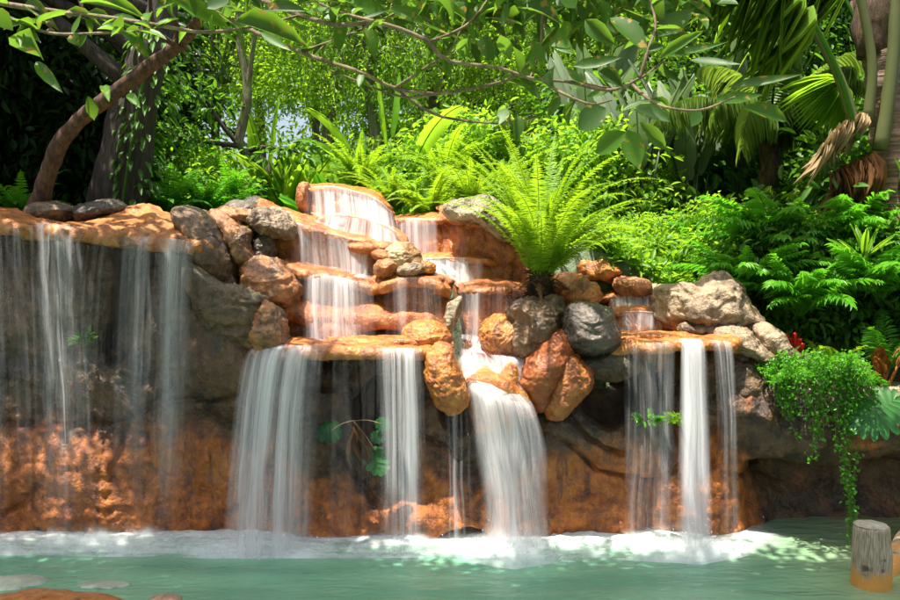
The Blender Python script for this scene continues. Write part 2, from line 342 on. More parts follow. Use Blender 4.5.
def tier(label, lip, back, thick, under, pybot, mat, seed=0, n=150, scallop=.05, rough=.02, name='rock_ledge', group='stone ledges of the waterfall', bulge=.05):
    L = cr(WL(lip), n); B = cr(WL(back), n); zb = cr(WL([(p[0], pybot if not isinstance(pybot, (list, tuple)) else q, p[2]) for p, q in zip(lip, pybot if isinstance(pybot, (list, tuple)) else [pybot] * len(lip))]), n)[:, 2]
    T = np.gradient(L, axis=0); T[:, 2] = 0; T = unit(T); O = np.stack([T[:, 1], -T[:, 0], 0 * T[:, 0]], 1)
    sc = scallop * (fbm(np.c_[L[:, :2] * 3.2, np.full(n, seed * 1.7)], seed, 3)); L = L + O * sc[:, None]
    h = thick / 2; rows = []
    C = L - O * h
    lt = C + [0, 0, h]
    for s in np.linspace(0, 1, 22)[:-1]:
        p = B * (1 - s) + lt * s; p[:, 2] += .02 * math.sin(s * math.pi); rows.append(p)
    for a in np.linspace(90, -90, 13): rows.append(C + O * h * math.cos(R(a)) + np.array([0, 0, h * math.sin(R(a))]))
    for s in np.linspace(0, 1, 7)[1:]: p = C - O * under * s; p[:, 2] += -h + .015 * s; rows.append(p)
    st = rows[-1].copy()
    for s in np.linspace(0, 1, 26)[1:]:
        p = st + O * bulge * math.sin(s * math.pi); p[:, 2] = st[:, 2] * (1 - s) + zb * s; rows.append(p)
    V = np.stack(rows, 1); sh = V.shape; V = V.reshape(-1, 3)
    dv = np.stack([fbm(V * 2.6 + 5, seed + 1, 3), fbm(V * 2.6 + 31, seed + 2, 3), .6 * fbm(V * 2.6 + 57, seed + 3, 3)], 1) * rough * 1.6
    dv += np.stack([fbm(V * 11, seed + 4, 3), fbm(V * 11 + 31, seed + 5, 3), fbm(V * 11 + 57, seed + 6, 3)], 1) * rough * .5
    V = V + dv; Q = gridq(sh[0], sh[1]); m = sh[1]
    o = mk(name, V - V.mean(0), None, Q, mat, ngons=[list(range(m))[::1], list(range((sh[0] - 1) * m, sh[0] * m))[::-1]]); o.location = V.mean(0)
    return tag(o, label, 'rock ledge', group)
# ------------------------------------------------------------------ water sheets
def sheet(rows, dens, nv=40, nu=None, seed=0, off=(0, 0, 0), mat=None, name='sheet', parent=None, vfade=(0, 0), wob=.0):
    """rows: list of polylines (world), dens: list per row of lists"""
    nu = nu or 90; A = []
    for r_, d_ in zip(rows, dens):
        r_ = np.asarray(r_, float); t = np.linspace(0, 1, len(r_)); q = np.linspace(0, 1, nu)
        S_ = cr(r_, nu) if len(r_) > 2 else np.stack([np.interp(q, t, r_[:, c]) for c in range(3)], 1)
        dd = np.interp(q, np.linspace(0, 1, len(d_)), d_); A.append(np.c_[S_, dd])
    A = np.stack(A, 0)
    G = np.stack([cr(A[:, i], nv) if len(A) > 2 else np.stack([np.linspace(A[0, i, c], A[-1, i, c], nv) for c in range(4)], 1) for i in range(nu)], 0)  # nu,nv,4
    V = G[..., :3].copy(); d = np.clip(G[..., 3], 0, 1)
    wid = np.r_[0, np.cumsum(np.linalg.norm(np.diff(V[:, 0], axis=0), axis=1))]; hei = np.r_[0, np.cumsum(np.linalg.norm(np.diff(V[nu // 2], axis=0), axis=1))]
    U, Vv = np.meshgrid(wid, hei, indexing='ij')
    V[..., 1] += wob * fbm(np.stack([U * 9, Vv * .5, np.full_like(U, seed * 3.3)], -1), seed, 2); V += np.array(off)
    e = np.minimum(np.linspace(0, 1, nu), np.linspace(1, 0, nu))[:, None]; d = d * np.clip(e * 4.2 + .4 * vnoise(np.stack([U * 14, Vv * .25, np.full_like(U, seed * 1.3)], -1), seed) - .12, 0, 1) ** .8
    s = np.linspace(0, 1, nv)[None]
    if vfade[0]: d = d * np.clip(s / vfade[0], 0, 1)
    if vfade[1]: d = d * np.clip((1 - s) / vfade[1], 0, 1)
    q3 = np.stack([U * 5, Vv * 1.1, np.full_like(U, seed * 2.1)], -1); d = d * (.92 + .38 * fbm(q3 * [1.6, 1, 1] + 9, seed + 2, 3)); U = U + .028 * fbm(q3, seed + 1, 3)
    fl = np.stack([U, Vv, np.full_like(U, seed * 7.7)], -1)
    c = V.reshape(-1, 3).mean(0)
    o = mk(name, V.reshape(-1, 3) - c, None, gridq(nu, nv), mat or FALL, parent, {'flow': fl.reshape(-1, 3), 'dens': np.clip(d, 0, 1).ravel()})
    return o, c
def fall(label, top, base, dens, layers=2, seed=0, mat=None, fan=True, group='falls of white water', back=.1, vfade=(0, .0), wob=.05, nb=None, ddown=1.0):
    T = WL(top); Bs = WL(base)
    for i, b_ in enumerate(base):
        if b_[1] > 530: Bs[i] = [(b_[0] - 450) / FPX * Bs[i][1], Bs[i][1], -.03]
    rows = []; ds = []; 
    r0 = T + [0, back, .012]; rows.append(r0); ds.append([x * .7 for x in dens])
    for s in (0, .04, .15, .35, .6, .8, 1):
        h = math.sqrt(s) if fan else s; p = T * (1 - h) + Bs * h; p[:, 2] = T[:, 2] * (1 - s) + Bs[:, 2] * s
        rows.append(p); ds.append([x * (1 + (ddown - 1) * s) for x in dens])
    e = None
    for k in range(layers):
        o, c = sheet(rows, ds, 44, 100, seed + k * 5, (0, -.035 * k, 0), mat, 'water_sheet' if e else 'water_sheet', None, vfade, wob)
        if e is None: e = empty('waterfall', Bs.mean(0), label, 'waterfall', group)
        o.location = c - Bs.mean(0); o.parent = e
    return e
# ------------------------------------------------------------------ setting: ground, pool
def gz(x, y):
    x = np.asarray(x, float); y = np.asarray(y, float)
    left = 2.72 + .03 * np.clip(y - 8.3, 0, 6); cen = 2.55 + .12 * np.clip(y - 8.3, 0, 4)
    rt = 1.55 + .24 * np.clip(y - 8.2, 0, 5)
    z = left * (1 - ss(-2, -.5, x)) + cen * ss(-2, -.5, x); z = z * (1 - ss(1.5, 3.1, x)) + rt * ss(1.5, 3.1, x)
    z = np.where(y > 12, z + .11 * np.clip(y - 12, 0, 70), z)
    z = z + .06 * fbm(np.stack([x * .7, y * .7, 0 * x], -1), 3, 3)
    pool = (y < 8.75 + .35) & (y > 1.9) & (np.abs(x) < 6.4)
    bank = 1.0 + .05 * fbm(np.stack([x, y, 0 * x], -1), 4, 2)
    z = np.where(y < 9.1, np.where(np.abs(x) > 6.4, np.minimum(z, 2.2), z), z); z = np.where(y <= 1.9, bank, z)
    return np.where(pool, -.6, z)
xs = np.unique(np.r_[np.linspace(-8, 8, 130), -8 - np.geomspace(.2, 190, 40), 8 + np.geomspace(.2, 190, 40)])
ys = np.unique(np.r_[np.linspace(1, 16, 130), 16 + np.geomspace(.2, 300, 45), 1 - np.geomspace(.2, 60, 20)])
X, Yg = np.meshgrid(xs, ys, indexing='ij'); Z = gz(X, Yg)
GROUND = rockmat('soil', (.02, .022, .01), (.06, .055, .03), .0, .0, .1, moss=.8)
tag(mk('ground', np.stack([X, Yg, Z], -1).reshape(-1, 3), None, gridq(len(xs), len(ys)), GROUND), kind='structure')
# pool water
def poolmat():
    m, nt, nd, ln, out = nmat('pool_water'); geo = nd('ShaderNodeNewGeometry'); pos = geo.outputs['Position']
    mp = nd('ShaderNodeMapping'); mp.inputs['Scale'].default_value = (.5, 1.6, 1); ln(pos, mp.inputs[0])
    n = nd('ShaderNodeTexNoise', Scale=1.1, Detail=3.0); ln(mp.outputs[0], n.inputs['Vector'])
    c = mix_(nd, ln, ramp(nd, ln, n.outputs['Fac'], .35, .7), (.11, .29, .18), (.19, .41, .25))
    sp = nd('ShaderNodeSeparateXYZ'); ln(pos, sp.inputs[0])
    sh = nd('ShaderNodeMapRange'); sh.inputs[1].default_value = 2.2; sh.inputs[2].default_value = 4.2; ln(sp.outputs[0], sh.inputs[0])
    sh2 = nd('ShaderNodeMapRange'); sh2.inputs[1].default_value = 7.2; sh2.inputs[2].default_value = 5.6; ln(sp.outputs[1], sh2.inputs[0])
    c = mix_(nd, ln, math_(nd, ln, 'MULTIPLY', sh2.outputs[0], .5), c, (.27, .40, .20))
    c = mix_(nd, ln, math_(nd, ln, 'MULTIPLY', sh.outputs[0], .6), c, (.32, .25, .08))
    b = nd('ShaderNodeBsdfPrincipled', Roughness=.12, IOR=1.33); ln(c, b.inputs['Base Color'])
    mp2 = nd('ShaderNodeMapping'); mp2.inputs['Scale'].default_value = (2.2, 7, 1); ln(pos, mp2.inputs[0])
    w = nd('ShaderNodeTexNoise', Scale=1.6, Detail=4.0, Distortion=.8); ln(mp2.outputs[0], w.inputs['Vector'])
    bp = nd('ShaderNodeBump', Strength=.5, Distance=.05); ln(w.outputs['Fac'], bp.inputs['Height']); ln(bp.outputs[0], b.inputs['Normal']); ln(b.outputs[0], out.inputs[0]); return m
xs = np.linspace(-6.4, 6.4, 200); ys = np.linspace(1.9, 9.0, 160); X, Yg = np.meshgrid(xs, ys, indexing='ij')
Z = .012 * fbm(np.stack([X * 1.5, Yg * 3.5, 0 * X], -1), 8, 3)
tag(mk('pool_water', np.stack([X, Yg, Z], -1).reshape(-1, 3), None, gridq(200, 160), poolmat()), kind='structure')
# ------------------------------------------------------------------ cliff wall
BUMPS = [ # cx cy rx ry rot amp
 (-120, 380, 160, 200, 0, .35), (10, 330, 95, 125, 0, .30), (62, 300, 40, 60, 0, .3), (143, 330, 42, 130, 0, .42), (100, 380, 60, 60, 0, .3), (228, 355, 78, 88, -25, .62), (190, 400, 60, 45, 0, .42),
 (-60, 500, 130, 80, 0, .45), (75, 490, 110, 72, 0, .46), (180, 490, 70, 95, 0, .42), (250, 480, 62, 100, 0, .35), (130, 455, 60, 35, 12, .40),
 (310, 410, 60, 70, 0, .30), (320, 490, 72, 70, 20, .38), (400, 470, 75, 62, -10, .42), (380, 380, 60, 40, 0, .18), (455, 440, 40, 80, 0, .30), (350, 530, 90, 40, 0, .42), (470, 515, 85, 55, 0, .55), (410, 520, 60, 40, 0, .5),
 (495, 430, 60, 70, 0, .25), (585, 438, 78, 42, -24, .55), (560, 400, 45, 60, 0, .2), (545, 500, 60, 72, 0, .46), (612, 505, 55, 62, 0, .46), (700, 500, 62, 64, 0, .46), (655, 440, 62, 40, 8, .40), (720, 460, 40, 60, 0, .36),
 (735, 395, 55, 62, 10, .62), (780, 420, 60, 50, 0, .66), (850, 425, 80, 44, 0, .74), (940, 425, 80, 46, 0, .74), (1040, 420, 90, 50, 0, .74), (800, 500, 90, 50, 0, .05), (900, 520, 120, 60, 0, .12), (760, 530, 80, 40, 0, .2)]
HOLES = [(374, 421, 27, 21, .6), (612, 388, 34, 36, .6), (560, 372, 30, 20, .3), (468, 405, 22, 30, .35), (118, 300, 20, 60, .22), (300, 375, 40, 18, .12), (700, 420, 25, 40, .2), (455, 532, 22, 7, .3)]
CRACKS = [[(-10, 428), (60, 433), (130, 426), (152, 404), (165, 385)], [(165, 402), (205, 404), (240, 396)], [(118, 428), (112, 460), (108, 480)], [(0, 520), (22, 508), (34, 488)],
 [(500, 428), (545, 432), (575, 450), (600, 474), (632, 482), (655, 487)], [(655, 487), (652, 515), (653, 545)], [(655, 487), (675, 476), (695, 460)], [(335, 455), (352, 480), (372, 505)],
 [(540, 395), (565, 412), (590, 440), (625, 455)], [(730, 475), (760, 486), (800, 480)], [(225, 520), (250, 500), (262, 470)], [(380, 445), (420, 440), (445, 452)]]
def topz_px(px):
    return np.interp(px, [-300, 0, 215, 250, 262, 440, 455, 540, 560, 580, 750, 800, 840, 1300], [235, 235, 262, 320, 358, 360, 392, 398, 362, 356, 352, 372, 388, 392])
def seg(px, py, pl):
    d = np.full(px.shape, 1e9)
    for (x0, y0), (x1, y1) in zip(pl[:-1], pl[1:]):
        dx, dy = x1 - x0, y1 - y0; t = np.clip(((px - x0) * dx + (py - y0) * dy) / (dx * dx + dy * dy), 0, 1)
        d = np.minimum(d, np.hypot(px - x0 - t * dx, py - y0 - t * dy))
    return d
nx, nz = 1000, 330
xs = np.linspace(-6.6, 6.6, nx); s = np.linspace(0, 1, nz)
pxt = 450 + xs / 8 * FPX
zt = np.array([W(p, q, 7.9)[2] for p, q in zip(pxt, topz_px(pxt))])
X = xs[:, None] * np.ones(nz); Z = -.45 + (zt[:, None] + .45) * s[None]
P0 = np.stack([X, 0 * X + 8, Z], -1)
wx = .10 * fbm(P0 * 1.6, 21, 3); wz = .10 * fbm(P0 * 1.6 + 40, 22, 3)
px, py = toPX(X + wx, 8.0, Z + wz); pxr, pyr = toPX(X, 8.0, Z)
H = np.zeros_like(px)
for i, (cx, cy, rx, ry, ro, am) in enumerate(BUMPS):
    a = R(ro); dx, dy = px - cx, -(py - cy); u = (dx * math.cos(a) + dy * math.sin(a)) / rx; v = (-dx * math.sin(a) + dy * math.cos(a)) / ry
    q = np.abs(u) ** 2.3 + np.abs(v) ** 2.3; h = am * np.clip(1 - q, 0, 1) ** .55; 
    m = 14.0; H = np.log(np.exp(m * H) + np.exp(m * h) - 1 + 1e-9) / m
H = np.minimum(H, .85)
for cx, cy, rx, ry, am in HOLES:
    q = ((px - cx) / rx) ** 2 + ((py - cy) / ry) ** 2; H -= am * ss(1.35, .65, q)
tp = topz_px(pxr); H -= .22 * ss(60, 0, pyr - tp) * np.where(pxr < 760, 1, 0)       # hollow under the ledges
H -= .42 * ss(458, 475, py) * ss(735, 800, px) * ss(620, 500, py)
for c in CRACKS:
    jx = 4 * vnoise(np.stack([X * 9, Z * 9, 0 * X], -1), 5); d = seg(pxr + jx, pyr + jx, c); H -= .06 * np.exp(-(d / 2.6) ** 2) + .02 * np.exp(-(d / 9) ** 2)
H += .05 * fbm(P0 * [2.4, 1, 2.0], 31, 4) - .05 * np.clip((1 - np.abs(fbm(P0 * [1.6, 1, 2.2] + 3, 36, 3))) - .72, 0, 1) * 2 + .016 * fbm(P0 * [9, 1, 6], 32, 4) + .018 * (1 - np.abs(fbm(P0 * [4, 1, 2.2], 33, 4))) + .007 * fbm(P0 * [28, 1, 16], 34, 3)
Yw = 8.52 - H - .10 * ss(.5, -.2, Z)
lim = -14 * fbm(np.stack([X * 5, Z * .6, 0 * X], -1), 88, 4) + np.interp(pxr, [-400, 230, 330, 430, 520, 740, 800, 1300], [436, 455, 500, 478, 470, 462, 520, 520])
stain = ss(-85, 50, pyr - lim) * .92 * np.interp(pxr, [-400, 280, 330, 740, 790, 1300], [1, 1, .75, 1, .4, .35])
stain = np.maximum(stain, .35 * ss(60, 0, np.abs(pxr - 160)) * ss(380, 440, pyr)); stain = np.maximum(stain, .6 * np.exp(-((pxr - 746) / 9) ** 2 - ((pyr - 395) / 20) ** 2))
stain = np.maximum(stain, .45 * np.exp(-((pxr - 850) / 60) ** 2 - ((pyr - 440) / 18) ** 2))
V = np.stack([X, Yw, Z], -1)
# roll back over the top
top = V[:, -1:, :]; ks = np.linspace(0, 1, 14)[1:]
cap = top + np.stack([0 * ks, ks * .9, .03 * np.sin(ks * 3)], -1)[None]
V = np.concatenate([V, cap], 1); stain = np.concatenate([stain, np.repeat(stain[:, -1:], 13, 1)], 1)
wall = mk('cliff_wall', V.reshape(-1, 3), None, gridq(nx, nz + 13)[:, ::-1], WALLM, None, {'stain': stain.ravel()})
tag(wall, 'wide wet cliff of brown rock stained orange near the water, rising out of the pool behind the falls', 'cliff')
# ------------------------------------------------------------------ ledges
tier('long low orange ledge at the left with the dark cliff under it', [(-190, 222, 7.8), (-80, 222, 7.75), (0, 226, 7.7), (50, 231, 7.65), (80, 238, 7.6), (120, 240, 7.62), (170, 243, 7.62), (205, 249, 7.68), (222, 252, 7.8)],
     [(-190, 206, 8.9), (-80, 206, 8.8), (0, 208, 8.7), (50, 216, 8.5), (85, 222, 8.3), (115, 210, 8.6), (150, 205, 8.7), (190, 222, 8.5), (222, 245, 8.2)], .15, .75, 262, ORANGE, 1, 260, rough=.035)
tier('broad orange ledge in the middle that the widest left-hand fall pours over', [(247, 352, 7.75), (262, 352, 7.6), (290, 352, 7.48), (340, 354, 7.45), (400, 354, 7.45), (436, 356, 7.5), (455, 356, 7.65)],
     [(247, 340, 8.35), (262, 340, 8.35), (290, 339, 8.35), (340, 339, 8.35), (400, 339, 8.35), (436, 339, 8.35), (455, 341, 8.35)], .12, .8, 380, ORANGE, 2, 170)
tier('thin orange slab lying on the broad middle ledge', [(326, 343, 7.85), (345, 344, 7.72), (390, 344, 7.7), (430, 345, 7.72), (452, 345, 7.85)],
     [(326, 335, 8.3), (345, 335, 8.3), (390, 335, 8.3), (430, 335, 8.3), (452, 336, 8.3)], .085, .04, 352, ORANGE, 3, 120, .03)
tier('scalloped orange ledge under the small golden boulders, centre of the cascade', [(368, 288, 8.22), (385, 285, 8.08), (405, 280, 8.0), (425, 281, 8.0), (445, 286, 8.05), (456, 291, 8.2)],
     [(368, 278, 8.6), (385, 274, 8.7), (405, 270, 8.8), (425, 270, 8.8), (445, 274, 8.7), (456, 280, 8.6)], .12, .22, 342, REDST, 4, 140, bulge=.12)
tier('orange ledge with thin trickles left of the small golden boulders', [(282, 266, 8.35), (295, 272, 8.28), (325, 277, 8.2), (350, 282, 8.16), (372, 288, 8.18), (384, 289, 8.3)],
     [(282, 262, 8.9), (295, 263, 8.9), (325, 269, 8.9), (350, 272, 8.9), (372, 275, 8.9), (384, 278, 8.9)], .11, .2, 342, REDST, 5, 140, bulge=.10)
tier('thick rounded orange shelf with a dark gap under it, halfway down the cascade', [(236, 292, 8.25), (262, 305, 8.12), (290, 314, 8.05), (330, 322, 8.02), (390, 322, 8.0), (440, 320, 8.02), (456, 318, 8.2)],
     [(236, 285, 8.5), (262, 294, 8.5), (290, 298, 8.5), (330, 300, 8.5), (390, 298, 8.5), (440, 298, 8.5), (456, 298, 8.5)], .19, .18, 345, REDST, 6, 150, .06)
tier('short frilled orange ledge left of the fern boulder', [(453, 295, 8.5), (462, 293, 8.32), (485, 290, 8.25), (508, 290, 8.25), (524, 293, 8.3), (532, 297, 8.5)],
     [(453, 286, 8.9), (462, 283, 9), (485, 281, 9), (508, 281, 9), (524, 283, 9), (532, 287, 8.9)], .075, .1, 352, REDST, 7, 120, .06, bulge=.08)
tier('sloping orange ledge on the upper left with a smooth face under it', [(258, 207, 8.85), (275, 216, 8.75), (300, 227, 8.7), (335, 237, 8.66), (362, 244, 8.62), (384, 252, 8.68)],
     [(258, 200, 9.4), (275, 205, 9.5), (300, 212, 9.5), (335, 222, 9.5), (362, 234, 9.4), (384, 246, 9.3)], .085, .10, [262, 272, 278, 280, 282, 286], ORANGE, 8, 120)
tier('low wet step under the topmost fall', [(312, 220, 9.25), (335, 217, 9.15), (360, 220, 9.1), (385, 228, 9.08), (408, 242, 9.05)],
     [(312, 212, 9.8), (335, 210, 9.8), (360, 212, 9.8), (385, 220, 9.8), (408, 236, 9.7)], .06, .05, 255, ORANGE, 9, 100)
tier('topmost ledge of the cascade where the water starts', [(299, 190, 9.7), (306, 189, 9.5), (330, 188, 9.4), (352, 192, 9.38), (375, 200, 9.38), (390, 212, 9.45), (396, 220, 9.6)],
     [(299, 184, 10.3), (306, 184, 10.4), (330, 184, 10.5), (352, 187, 10.5), (375, 193, 10.5), (390, 205, 10.4), (396, 214, 10.3)], .06, .05, 240, ORANGE, 10, 100)
tier('straight upper ledge between the topmost fall and the pale fern-shaded boulder', [(378, 223, 9.6), (390, 222, 9.5), (420, 221, 9.45), (445, 220, 9.45), (460, 222, 9.6)],
     [(378, 217, 10.2), (390, 216, 10.2), (420, 215, 10.2), (445, 214, 10.2), (460, 216, 10.2)], .08, .07, 272, ORANGE, 11, 100, .04)
tier('red brown stone face under the pale boulder', [(438, 216, 9.45), (452, 218, 9.25), (480, 226, 9.1), (505, 236, 8.95), (530, 250, 8.9), (550, 262, 8.95)],
     [(438, 205, 10), (452, 205, 10), (480, 210, 10), (505, 218, 9.9), (530, 230, 9.8), (550, 245, 9.8)], .10, .03, [285, 285, 288, 300, 310, 312], REDST, 12, 130, .05, .035)
tier('low step with a short fall below the red brown face', [(398, 262, 9.3), (410, 261, 9.15), (440, 260, 9.05), (470, 260, 9.0), (492, 263, 9.0), (502, 266, 9.1)],
     [(398, 254, 9.6), (410, 254, 9.6), (440, 254, 9.6), (470, 254, 9.6), (492, 255, 9.6), (502, 258, 9.6)], .075, .06, 298, ORANGE, 13, 100, .04)
tier('wide orange ledge on the right that the twin falls pour over', [(560, 352, 7.95), (578, 354, 7.75), (610, 352, 7.58), (650, 349, 7.5), (690, 346, 7.48), (722, 345, 7.52), (742, 347, 7.62), (752, 350, 7.8)],
     [(560, 336, 8.4), (578, 334, 8.4), (610, 332, 8.4), (650, 332, 8.4), (690, 332, 8.4), (722, 333, 8.4), (742, 336, 8.3), (752, 342, 8.2)], .12, .8, 380, ORANGE, 14, 170)
tier('thin orange slab lying on the wide right-hand ledge', [(612, 339, 7.9), (630, 339, 7.78), (670, 338, 7.75), (705, 337, 7.8), (722, 338, 7.95)],
     [(612, 332, 8.35), (630, 331, 8.4), (670, 331, 8.4), (705, 331, 8.4), (722, 333, 8.3)], .06, .03, 348, ORANGE, 15, 100, .03)
tier('orange step with a short fall behind the wide right-hand ledge', [(600, 318, 8.55), (612, 315, 8.4), (640, 313, 8.32), (665, 315, 8.32), (680, 320, 8.4), (692, 326, 8.6)],
     [(600, 310, 8.8), (612, 308, 8.8), (640, 307, 8.8), (665, 308, 8.8), (680, 312, 8.8), (692, 318, 8.8)], .07, .05, 342, ORANGE, 16, 100, .04)
tier('highest small step of the right-hand cascade', [(598, 302, 8.95), (608, 299, 8.8), (632, 297, 8.72), (655, 298, 8.75), (668, 302, 8.9)],
     [(598, 290, 9.3), (608, 289, 9.3), (632, 288, 9.3), (655, 289, 9.3), (668, 292, 9.3)], .06, .04, 322, ORANGE, 17, 90, .03)
tier('wet orange step beside the white chute', [(462, 352, 8.05), (480, 354, 7.95), (505, 357, 7.88), (530, 358, 7.9), (548, 360, 8.0)],
     [(462, 345, 8.45), (480, 345, 8.5), (505, 346, 8.5), (530, 347, 8.5), (548, 348, 8.4)], .07, .03, 395, ORANGE, 18, 110, .05)
tier('rounded stone lip under the heaviest fall', [(452, 392, 7.7), (470, 384, 7.5), (492, 388, 7.4), (512, 394, 7.4), (528, 402, 7.5), (540, 410, 7.75)],
     [(452, 366, 8.1), (470, 362, 8.2), (492, 362, 8.2), (512, 366, 8.2), (528, 370, 8.2), (540, 376, 8.2)], .16, .2, 440, ORANGE, 19, 110, .04)
# ------------------------------------------------------------------ boulders
RK = [
 ('long dark boulder curving down over the right end of the left ledge', (172, 203, 246, 287), 8.2, BROWN, .5, -38, 1, .14),
 ('wet streaky boulder between the long dark boulder and the upper ledge', (218, 214, 262, 282), 8.45, ORBRN, .4, 30, 2, .18),
 ('brown mossy slab lying across the top of the wet streaky boulder', (208, 205, 258, 227), 8.75, ORBRN, .3, -14, 3, .15),
 ('small blackish boulder left of the grey one behind the ridge', (226, 200, 262, 222), 9.3, GREY, .3, -8, 4, .12),
 ('small blackish boulder nearest the mossy trunk', (243, 197, 270, 214), 9.7, GREY, .3, -10, 5, .12),
 ('glossy tan boulder at the head of the sloping ledge', (250, 208, 300, 240), 8.72, TAN, .35, -12, 6, .16),
 ('blue grey wet stone in a gap under the glossy tan boulder', (253, 233, 277, 266), 8.6, GREY, .25, 12, 7, .15),
 ('chunky orange brown boulder with a tiny green sprig', (240, 258, 302, 312), 8.2, ORBRN, .4, -22, 8, .18),
 ('dark boulder half hidden behind the left ledge', (78, 200, 128, 224), 8.75, GREY, .4, 10, 9, .14),
 ('flat grey stone on the back of the left ledge', (30, 207, 78, 220), 8.6, TAN, .4, -6, 10, .12),
 ('small red brown upright stone at the start of the topmost fall', (297, 181, 312, 214), 9.65, ORBRN, .2, 0, 11, .14),
 ('brick coloured block on the sloping ledge', (296, 222, 334, 242), 8.95, REDST, .22, -14, 12, .08),
 ('low red brown stone before the small golden boulders', (345, 242, 382, 255), 8.82, REDST, .25, -6, 13, .1),
 ('wet red brown stone behind the small golden boulders', (374, 241, 398, 256), 9.0, REDST, .25, -10, 14, .1),
 ('largest of the small golden boulders on the scalloped ledge', (382, 240, 424, 276), 8.5, rockmat('golden_rock', (.24, .11, .035), (.48, .34, .18), .3, .35, .15), .28, 15, 15, .16),
 ('round golden stone at the front left of the small golden boulders', (374, 257, 399, 279), 8.3, ORBRN, .2, 0, 16, .14),
 ('brown stone pinched between two small golden boulders', (372, 250, 398, 264), 8.45, REDST, .2, -15, 17, .12),
 ('flat sunlit golden stone lying on the scalloped ledge', (396, 262, 426, 277), 8.25, TAN, .2, 6, 18, .14),
 ('small orange wedge of stone right of the small golden boulders', (418, 261, 436, 275), 8.35, ORANGE, .18, -10, 19, .12),
 ('pale leaning stone wedged below the right end of the scalloped ledge', (441, 296, 462, 336), 8.02, PALE, .14, -18, 20, .12),
 ('rounded wet orange boulder behind the thin slab', (403, 320, 452, 352), 7.98, ORANGE, .3, -8, 21, .12),
 ('long orange tongue of rock hanging off the right end of the broad middle ledge', (418, 345, 470, 414), 7.5, ORANGE, .24, 22, 22, .18),
 ('glossy golden orange boulder left of the fern boulder', (478, 313, 522, 352), 8.05, ORANGE, .3, 15, 23, .1),
 ('tilted orange stone leaning against the glossy golden boulder', (488, 318, 528, 358), 7.98, ORBRN, .25, 38, 24, .14),
 ('dark rooty boulder that carries the big fern', (506, 296, 572, 362), 7.95, BROWN, .42, -8, 25, .14),
 ('dark round boulder in the middle, on the left end of the wide ledge', (558, 298, 621, 358), 7.72, GREY, .34, -20, 26, .12),
 ('mossy brown stone squeezed under the fern boulder', (520, 330, 562, 366), 7.86, MOSSY, .25, 25, 27, .15),
 ('tall smooth red orange rock right of the heaviest fall', (512, 330, 592, 420), 7.68, rockmat('smooth_red_orange', (.2, .04, .006), (.3, .08, .012), 1.2, .3, .3, ol=(.18, .034, .005), oh=(.30, .08, .012), bump=.6), .34, 30, 28, .07),
 ('lower red brown rock leaning against the tall smooth red orange rock', (548, 362, 594, 412), 7.62, REDST, .26, -35, 29, .07),
 ('dark layered stone under the left end of the wide right-hand ledge', (575, 350, 640, 380), 7.8, MOSSY, .3, -3, 30, .14),
 ('big brown boulder with pale patches on the right, above the twin falls', (650, 271, 768, 342), 8.35, TAN, .5, -12, 31, .16),
 ('pale sloping boulder at the right end of the wide ledge', (694, 321, 768, 372), 8.0, TAN, .36, -32, 32, .16),
 ('long pale rock sliding down towards the hanging vine', (735, 318, 808, 378), 8.1, TAN, .35, -34, 33, .14),
 ('dark bulging rock under the right end of the wide ledge', (694, 350, 784, 452), 7.95, BROWN, .35, 12, 34, .15),
 ('long mossy ridge rock running down to the broad middle ledge', (176, 282, 282, 330), 7.78, rockmat('ridge_rock', (.03, .015, .006), (.13, .075, .032), .3, .5, .6, moss=.3), .28, -33, 35, .14),
 ('wet orange tip of the ridge beside the broad middle ledge', (240, 302, 290, 356), 7.66, ORBRN, .28, -35, 36, .16),
 ('pale boulder at the foot of the big fern, above the red brown face', (438, 195, 508, 238), 9.05, PALE, .4, -12, 37, .18),
 ('sunlit orange stone behind the dark round boulder', (560, 282, 602, 312), 8.3, ORANGE, .3, 14, 38, .16),
 ('small forked orange stone standing behind the dark round boulder', (574, 276, 590, 304), 8.15, ORBRN, .14, -12, 39, .14),
 ('pink orange boulder left of the highest small step', (612, 276, 652, 298), 8.95, rockmat('pink_rock', (.32, .11, .045), (.5, .27, .15), .5, .2, .1), .3, -6, 40, .14),
 ('small pale stone beside the pink orange boulder', (644, 284, 662, 297), 9.0, PALE, .2, 0, 41, .12),
 ('orange stone stack seen through the fern leaves', (575, 256, 620, 284), 9.3, ORANGE, .35, -12, 42, .18),
 ('low orange stone under the fern leaves', (548, 272, 584, 298), 8.9, ORANGE, .3, 8, 43, .14),
 ('orange wet stone at the foot of the big brown boulder', (664, 316, 710, 338), 8.2, ORANGE, .3, -10, 44, .16),
 ('small pale stone between the big brown boulder and the ledge', (676, 322, 706, 337), 8.0, TAN, .2, -10, 45, .14),
 ('smooth wet bump of stone in the short side fall', (498, 362, 522, 400), 7.72, ORANGE, .2, 0, 46, .08),
 ('second smooth wet bump of stone, against the tall red orange rock', (516, 372, 546, 404), 7.76, ORANGE, .2, 0, 47, .08),
 ('rounded stone under the thin water in the gap of the cascade', (316, 318, 366, 345), 8.2, REDST, .2, 0, 48, .1),
]
